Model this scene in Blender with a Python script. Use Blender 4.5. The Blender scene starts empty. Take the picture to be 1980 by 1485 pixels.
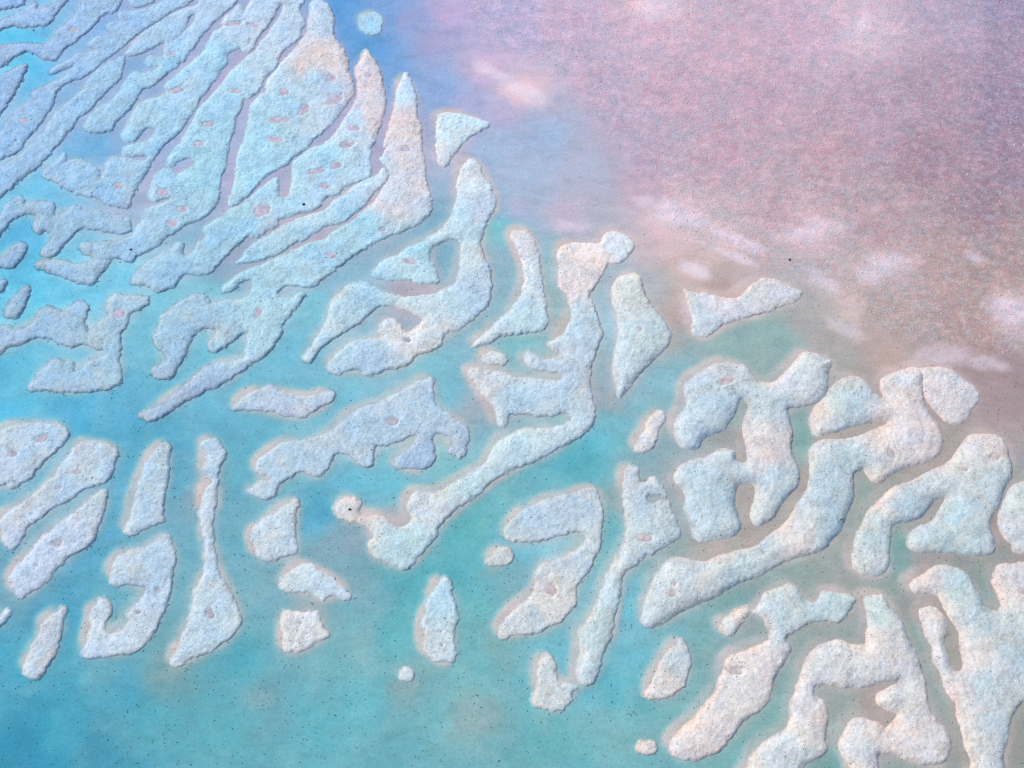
import bpy, bmesh, math
import numpy as np
from mathutils import Vector

# ------------------------------------------------------------------ camera, sky, sun, exposure
scene = bpy.context.scene
PW, PH = 1980.0, 1485.0            # proportions of the view
HFOV = math.radians(56.0)
TILT = math.radians(19.0)          # off the vertical
DIST = 186.0
TH = math.tan(HFOV / 2)
CAM = np.array([0.0, -DIST * math.sin(TILT), DIST * math.cos(TILT)])
FWD = np.array([0.0, math.sin(TILT), -math.cos(TILT)])
RGT = np.array([1.0, 0.0, 0.0])
UPV = np.array([0.0, math.cos(TILT), math.sin(TILT)])

cam_data = bpy.data.cameras.new("camera")
cam_data.sensor_fit = 'HORIZONTAL'
cam_data.angle = HFOV
cam_data.clip_start = 1.0
cam_data.clip_end = 20000.0
cam = bpy.data.objects.new("camera", cam_data)
scene.collection.objects.link(cam)
cam.location = CAM
cam.rotation_euler = (TILT, 0, 0)
scene.camera = cam

SUN_EL = math.radians(43)
SUN_AZ = (-0.84, 0.54)             # horizontal direction towards the sun
world = bpy.data.worlds.new("World")
scene.world = world
world.use_nodes = True
wn = world.node_tree
sky = wn.nodes.new('ShaderNodeTexSky')
sky.sky_type = 'NISHITA'
sky.sun_disc = False
sky.sun_elevation = SUN_EL
sky.sun_rotation = math.atan2(SUN_AZ[0], SUN_AZ[1])
wn.links.new(sky.outputs['Color'], wn.nodes['Background'].inputs['Color'])
wn.nodes['Background'].inputs['Strength'].default_value = 0.15

sun_data = bpy.data.lights.new("sun", 'SUN')
sun_data.energy = 3.35
sun_data.angle = math.radians(0.55)
sun_data.color = (1.0, 0.94, 0.86)
sun = bpy.data.objects.new("sun", sun_data)
scene.collection.objects.link(sun)
az = Vector((SUN_AZ[0], SUN_AZ[1], 0)).normalized()
to_sun = Vector((az.x * math.cos(SUN_EL), az.y * math.cos(SUN_EL), math.sin(SUN_EL)))
sun.rotation_euler = to_sun.to_track_quat('Z', 'Y').to_euler()
sun.location = to_sun * 300

scene.view_settings.view_transform = 'Standard'
scene.view_settings.look = 'None'
scene.view_settings.gamma = 1.0
scene.view_settings.use_curve_mapping = False
scene.view_settings.exposure = 0.0
scene.cycles.max_bounces = 4
scene.cycles.diffuse_bounces = 1
scene.cycles.glossy_bounces = 1
scene.cycles.transparent_max_bounces = 8
scene.cycles.adaptive_threshold = 0.025
scene.cycles.volume_bounces = 0
scene.cycles.use_denoising = False      # keeps the fine grain of sand and crust

# ------------------------------------------------------------------ helpers
def ground(p):
    """survey points (picture coordinates) -> metres on the water plane"""
    p = np.asarray(p, float)
    xn = (p[..., 0] - PW / 2) / PW * 2 * TH
    yn = (PH / 2 - p[..., 1]) / PW * 2 * TH
    d = FWD + xn[..., None] * RGT + yn[..., None] * UPV
    t = -CAM[2] / d[..., 2]
    return (CAM + d * t[..., None])[..., :2]

def lin(c):
    c = np.asarray(c, float) / 255.0
    return np.where(c <= 0.04045, c / 12.92, ((c + 0.055) / 1.055) ** 2.4)

def sstep(a, b, x):
    t = np.clip((x - a) / (b - a), 0, 1)
    return t * t * (3 - 2 * t)

def vnoise(x, y, scale, seed=0):
    """value noise, -1..1"""
    x = x / scale + 731.3 + seed * 17.17
    y = y / scale + 419.7 + seed * 9.31
    xi = np.floor(x).astype(np.int64); yi = np.floor(y).astype(np.int64)
    fx = x - xi; fy = y - yi
    fx = fx * fx * fx * (fx * (fx * 6 - 15) + 10); fy = fy * fy * fy * (fy * (fy * 6 - 15) + 10)
    def h(a, b):
        n = (a * 374761393 + b * 668265263 + seed * 1442695041) & 0xffffffff
        n = ((n ^ (n >> 13)) * 1274126177) & 0xffffffff
        n = n ^ (n >> 16)
        return (n & 0xffff) / 32767.5 - 1.0
    a = h(xi, yi); b = h(xi + 1, yi); c = h(xi, yi + 1); d = h(xi + 1, yi + 1)
    return (a * (1 - fx) + b * fx) * (1 - fy) + (c * (1 - fx) + d * fx) * fy

def fbm(x, y, scale, seed=0, n=3, gain=0.5):
    s = np.zeros_like(x); a = 1.0; t = 0
    for i in range(n):
        # rotate each octave so that the lattice does not show
        ang = 0.6 + 1.1 * i + seed
        xr = x * math.cos(ang) - y * math.sin(ang); yr = x * math.sin(ang) + y * math.cos(ang)
        s += a * vnoise(xr, yr, scale / 2 ** i, seed + 31 * i); t += a; a *= gain
    return s / t

def idw(x, y, pts, vals, power=3.5, soft=1.5):
    out = np.empty(x.shape + (vals.shape[1],))
    xf = x.ravel(); yf = y.ravel(); of = out.reshape(-1, vals.shape[1])
    for i in range(0, xf.size, 40000):
        dx = xf[i:i + 40000, None] - pts[None, :, 0]; dy = yf[i:i + 40000, None] - pts[None, :, 1]
        w = 1.0 / (dx * dx + dy * dy + soft * soft) ** (power / 2)
        of[i:i + 40000] = (w @ vals) / w.sum(1)[:, None]
    return out

def smooth_poly(pts, sub=4):
    """closed Catmull-Rom through the surveyed shoreline"""
    p = np.asarray(pts, float)
    p0 = np.roll(p, 1, 0); p2 = np.roll(p, -1, 0); p3 = np.roll(p, -2, 0)
    t = (np.arange(sub) / sub)[None, :, None]
    q = 0.5 * (2 * p[:, None] + (p2 - p0)[:, None] * t + (2 * p0 - 5 * p + 4 * p2 - p3)[:, None] * t ** 2
               + (3 * p - p0 - 3 * p2 + p3)[:, None] * t ** 3)
    return q.reshape(-1, 2)

def signed_dist(x, y, poly):
    """distance to the shoreline, positive inside; x, y a regular grid"""
    a = poly.astype(np.float32); b = np.roll(a, -1, 0); e = b - a
    gx0 = x[0].astype(np.float32); gy0 = y[:, 0].astype(np.float32)
    d2 = np.full(x.shape, 1e9, np.float32); par = np.zeros(x.shape, bool)
    st = float(gx0[1] - gx0[0]); R = 7.0                       # distances past R do not matter
    for (ax, ay), (bx_, by_), (ex, ey) in zip(a, b, e):
        i0 = max(0, int((min(ax, bx_) - R - gx0[0]) / st)); i1 = int((max(ax, bx_) + R - gx0[0]) / st) + 2
        j0 = max(0, int((min(ay, by_) - R - gy0[0]) / st)); j1 = int((max(ay, by_) + R - gy0[0]) / st) + 2
        wx = gx0[None, i0:i1] - ax; wy = gy0[j0:j1, None] - ay
        t = np.clip((wx * ex + wy * ey) / (ex * ex + ey * ey + 1e-9), 0, 1)
        q = (wx - t * ex) ** 2 + (wy - t * ey) ** 2
        v = d2[j0:j1, i0:i1]; np.minimum(v, q, out=v)
        rows = np.nonzero((ay > gy0) != (by_ > gy0))[0]
        if len(rows):
            xi = ax + (gy0[rows] - ay) / ey * ex
            par[rows] ^= gx0[None, :] < xi[:, None]
    d = np.minimum(np.sqrt(d2), R).astype(np.float64)
    return np.where(par, d, -d)

def box_blur(a, r):
    r = max(1, int(r))
    for _ in range(3):
        for ax in (0, 1):
            b = np.moveaxis(a, ax, 0)
            pad = np.concatenate([np.repeat(b[:1], r + 1, 0), b, np.repeat(b[-1:], r, 0)], 0)
            c = np.cumsum(pad, 0)
            a = np.moveaxis((c[2 * r + 1:] - c[:-2 * r - 1]) / (2 * r + 1), 0, ax)
    return a

def mesh_from(name, verts, faces, colors=None, floats=None, smooth=True):
    me = bpy.data.meshes.new(name)
    nv, nf, k = len(verts), len(faces), faces.shape[1]
    me.vertices.add(nv)
    me.vertices.foreach_set('co', np.ascontiguousarray(verts, dtype=np.float32).ravel())
    me.loops.add(nf * k)
    me.loops.foreach_set('vertex_index', np.ascontiguousarray(faces, dtype=np.int32).ravel())
    me.polygons.add(nf)
    me.polygons.foreach_set('loop_start', np.arange(nf, dtype=np.int32) * k)
    me.polygons.foreach_set('use_smooth', np.full(nf, smooth))
    for n, c in (colors or {}).items():
        at = me.attributes.new(n, 'FLOAT_COLOR', 'POINT')
        at.data.foreach_set('color', np.concatenate([c, np.ones((nv, 1))], 1).astype(np.float32).ravel())
    for n, c in (floats or {}).items():
        at = me.attributes.new(n, 'FLOAT', 'POINT')
        at.data.foreach_set('value', np.asarray(c, np.float32).ravel())
    me.update(calc_edges=True)
    return me

def link(name, me, mat=None, parent=None, loc=None):
    o = bpy.data.objects.new(name, me)
    scene.collection.objects.link(o)
    if mat is not None:
        me.materials.append(mat)
    if loc is not None:
        o.location = loc
    if parent is not None:
        o.parent = parent
    return o

def grid_faces(keep):
    """quads of a grid whose four corners are all kept; returns faces and the index map"""
    idx = -np.ones(keep.shape, np.int64)
    idx[keep] = np.arange(keep.sum())
    a = idx[:-1, :-1]; b = idx[:-1, 1:]; c = idx[1:, 1:]; d = idx[1:, :-1]
    ok = (a >= 0) & (b >= 0) & (c >= 0) & (d >= 0)
    return np.stack([a[ok], b[ok], c[ok], d[ok]], 1)

# ------------------------------------------------------------------ materials
class NT:
    def __init__(self, name):
        self.m = bpy.data.materials.new(name); self.m.use_nodes = True
        self.t = self.m.node_tree; self.t.nodes.clear()
        self.out = self.n('ShaderNodeOutputMaterial')
    def n(self, kind, **kw):
        nd = self.t.nodes.new(kind)
        for k, v in kw.items():
            if k.startswith('i_'):
                nd.inputs[k[2:].replace('_', ' ')].default_value = v
            else:
                setattr(nd, k, v)
        return nd
    def l(self, a, b):
        self.t.links.new(a, b)
    def noise(self, vec, scale, detail=3.0, rough=0.55, distort=0.0):
        nd = self.n('ShaderNodeTexNoise'); nd.inputs['Scale'].default_value = scale
        nd.inputs['Detail'].default_value = detail; nd.inputs['Roughness'].default_value = rough
        nd.inputs['Distortion'].default_value = distort
        self.l(vec, nd.inputs['Vector']); return nd.outputs['Fac']
    def ramp(self, fac, stops):
        nd = self.n('ShaderNodeValToRGB'); el = nd.color_ramp.elements
        while len(el) < len(stops): el.new(0.5)
        for e, (p, c) in zip(el, stops):
            e.position = p; e.color = (c, c, c, 1) if isinstance(c, (int, float)) else tuple(c) + (1,)
        self.l(fac, nd.inputs['Fac']); return nd.outputs['Color']
    def mix(self, a, b, fac, mode='MIX'):
        nd = self.n('ShaderNodeMix', data_type='RGBA', blend_type=mode)
        for s, v in ((nd.inputs[6], a), (nd.inputs[7], b), (nd.inputs[0], fac)):
            if isinstance(v, (int, float)): s.default_value = v
            elif isinstance(v, tuple): s.default_value = v + (1,)
            else: self.l(v, s)
        return nd.outputs[2]
    def math(self, op, a, b=0.0):
        nd = self.n('ShaderNodeMath', operation=op)
        for s, v in ((nd.inputs[0], a), (nd.inputs[1], b)):
            if isinstance(v, (int, float)): s.default_value = v
            else: self.l(v, s)
        return nd.outputs[0]
    def attr(self, name):
        return self.n('ShaderNodeAttribute', attribute_name=name)
    def bump(self, height, strength, dist, normal=None):
        nd = self.n('ShaderNodeBump'); nd.inputs['Strength'].default_value = strength if isinstance(strength, (int, float)) else 1.0
        if not isinstance(strength, (int, float)): self.l(strength, nd.inputs['Strength'])
        nd.inputs['Distance'].default_value = dist
        self.l(height, nd.inputs['Height'])
        if normal is not None: self.l(normal, nd.inputs['Normal'])
        return nd.outputs['Normal']
    def diffuse(self, col, normal=None, rough=0.95, spec=0.08):
        p = self.n('ShaderNodeBsdfPrincipled'); p.inputs['Roughness'].default_value = rough
        p.inputs['Specular IOR Level'].default_value = spec
        if isinstance(col, tuple): p.inputs['Base Color'].default_value = col + (1,)
        else: self.l(col, p.inputs['Base Color'])
        if normal is not None: self.l(normal, p.inputs['Normal'])
        self.l(p.outputs[0], self.out.inputs['Surface']); return p

def stretched(t, pos, sx, sy, rot):
    mp = t.n('ShaderNodeMapping'); mp.inputs['Scale'].default_value = (sx, sy, 1); mp.inputs['Rotation'].default_value = (0, 0, rot)
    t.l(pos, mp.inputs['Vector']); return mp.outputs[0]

def mat_bank():
    t = NT("bank_crust")
    pos = t.n('ShaderNodeNewGeometry').outputs['Position']
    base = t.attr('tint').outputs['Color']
    # weathering of the crust: soft patches, then fine grain
    patch = t.noise(pos, 0.16, 5, 0.6, 0.5)
    col = t.mix(base, t.mix(base, (0.90, 0.98, 1.08), 1.0, 'MULTIPLY'), t.ramp(patch, [(0.42, 0), (0.62, 1)]))
    cream = t.noise(pos, 0.11, 5, 0.62, 1.0)
    col = t.mix(col, t.mix(col, (1.10, 0.97, 0.90), 1.0, 'MULTIPLY'), t.ramp(cream, [(0.53, 0), (0.68, 1)]))
    blot = t.noise(pos, 0.45, 4, 0.7, 0.4)
    col = t.mix(col, t.ramp(blot, [(0.32, 0.82), (0.5, 1.0), (0.68, 1.10)]), 1.0, 'MULTIPLY')
    grain = t.noise(pos, 2.6, 4, 0.85)
    col = t.mix(col, t.ramp(grain, [(0.30, 0.60), (0.43, 0.92), (0.55, 1.03), (0.72, 1.22)]), 1.0, 'MULTIPLY')
    spk = t.noise(pos, 1.4, 2, 0.9)
    col = t.mix(col, (0.20, 0.20, 0.23), t.math('MULTIPLY', t.ramp(spk, [(0.66, 0), (0.72, 1)]), 0.5))
    pit = t.n('ShaderNodeTexVoronoi'); pit.inputs['Scale'].default_value = 1.0; t.l(pos, pit.inputs['Vector'])
    col = t.mix(col, (0.12, 0.12, 0.14), t.math('MULTIPLY', t.ramp(pit.outputs['Distance'], [(0.07, 1), (0.12, 0)]), 0.8))
    # wet pink sand at the waterline
    wet = t.attr('shore').outputs['Fac']
    col = t.mix(col, t.mix(col, (1.08, 0.90, 0.84), 1.0, 'MULTIPLY'), wet)
    h = t.math('ADD', t.noise(pos, 0.9, 3, 0.7), t.math('MULTIPLY', t.noise(pos, 2.6, 4, 0.85), 0.8))
    zone = t.noise(pos, 0.13, 3, 0.6, 0.6)
    nrm = t.bump(h, t.math('MULTIPLY', t.ramp(zone, [(0.38, 0.25), (0.62, 1.0)]), 0.52), 0.5)
    t.diffuse(col, nrm)
    return t.m

def mat_bed():
    t = NT("lagoon_bed")
    pos = t.n('ShaderNodeNewGeometry').outputs['Position']
    base = t.attr('pigment').outputs['Color']
    rough = t.attr('crust').outputs['Fac']
    sp = stretched(t, pos, 1.0, 1.45, 0.25)
    mott = t.noise(sp, 0.62, 6, 0.84, 0.3)
    pale = t.mix(base, t.mix((0.77, 0.69, 0.76), base, 0.35), t.ramp(mott, [(0.46, 0), (0.64, 1)]))
    pale = t.mix(pale, t.mix(base, (1.06, 0.84, 0.88), 1.0, 'MULTIPLY'), t.ramp(mott, [(0.36, 1), (0.47, 0)]))
    col = t.mix(base, pale, t.math('MULTIPLY', rough, 0.58))
    soft = t.noise(stretched(t, pos, 0.9, 1.7, -0.75), 0.20, 6, 0.66, 0.5)
    col = t.mix(col, t.ramp(soft, [(0.3, 0.88), (0.5, 1.0), (0.7, 1.09)]), 1.0, 'MULTIPLY')
    grain = t.noise(pos, 2.2, 4, 0.85)
    col = t.mix(col, t.ramp(grain, [(0.3, 0.85), (0.5, 1.0), (0.7, 1.13)]), 1.0, 'MULTIPLY')
    h = t.math('ADD', t.noise(sp, 0.9, 5, 0.8), t.math('MULTIPLY', t.noise(pos, 3.0, 2, 0.6), 0.4))
    nrm = t.bump(h, t.math('ADD', 0.18, t.math('MULTIPLY', rough, 0.5)), 0.35)
    t.diffuse(col, nrm)
    return t.m

def mat_water():
    t = NT("shallow_water")
    pos = t.n('ShaderNodeNewGeometry').outputs['Position']
    rip = t.noise(stretched(t, pos, 1.0, 2.4, 0.5), 1.6, 3, 0.6)
    nrm = t.bump(rip, 0.12, 0.1)
    lw = t.n('ShaderNodeLayerWeight'); lw.inputs['Blend'].default_value = 0.5; t.l(nrm, lw.inputs['Normal'])
    fac = t.math('ADD', t.math('MULTIPLY', t.math('POWER', lw.outputs['Facing'], 5.0), 0.98), 0.02)
    gl = t.n('ShaderNodeBsdfGlossy'); gl.inputs['Roughness'].default_value = 0.12; t.l(nrm, gl.inputs['Normal'])
    tr = t.n('ShaderNodeBsdfTransparent')
    mx = t.n('ShaderNodeMixShader'); t.l(fac, mx.inputs[0]); t.l(tr.outputs[0], mx.inputs[1]); t.l(gl.outputs[0], mx.inputs[2])
    t.l(mx.outputs[0], t.out.inputs['Surface'])
    va = t.n('ShaderNodeVolumeAbsorption'); va.inputs['Color'].default_value = tuple(1 - ABSORB / DENS) + (1,)
    va.inputs['Density'].default_value = DENS
    t.l(va.outputs[0], t.out.inputs['Volume'])
    if hasattr(t.m, 'cycles'):
        t.m.cycles.homogeneous_volume = True
    return t.m

def mat_simple(name, col, var=0.25, scale=1.5, rough=0.9, bump=0.2):
    t = NT(name)
    pos = t.n('ShaderNodeNewGeometry').outputs['Position']
    n = t.noise(pos, scale, 4, 0.65)
    c = t.mix(col, t.ramp(n, [(0.3, 1 - var), (0.7, 1 + var)]), 1.0, 'MULTIPLY')
    t.diffuse(c, t.bump(n, bump, 0.2), rough)
    return t.m

ABSORB = np.array([2.2, 0.40, 0.10]); DENS = 2.5
K_BED = np.array([1.16, 1.08, 1.17])           # light a white level bed sends back, from the sun and sky above
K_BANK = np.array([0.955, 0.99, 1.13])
PATH = 2.75                        # slant of sun and view through the water

M_BANK = mat_bank(); M_BED = mat_bed(); M_WATER = mat_water()
M_POOLS = [mat_simple("lavender_pool_mud", (0.49, 0.44, 0.52), 0.3, 1.1, 0.7, 0.1),
           mat_simple("grey_pool_mud", (0.43, 0.42, 0.465), 0.3, 1.1, 0.7, 0.1),
           mat_simple("tan_pool_mud", (0.53, 0.46, 0.45), 0.3, 1.1, 0.7, 0.1)]
M_PEB = mat_simple("dark_pebble", (0.12, 0.115, 0.13), 0.3)
M_TUFT = mat_simple("dark_algae", (0.11, 0.115, 0.12), 0.3)
M_FLAKE = mat_simple("salt_flake", (0.56, 0.46, 0.52), 0.2)
M_RUBBLE = mat_simple("broken_crust", (0.42, 0.45, 0.52), 0.3)
M_ROCK = mat_simple("dark_rock", (0.03, 0.028, 0.032), 0.4)

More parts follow.
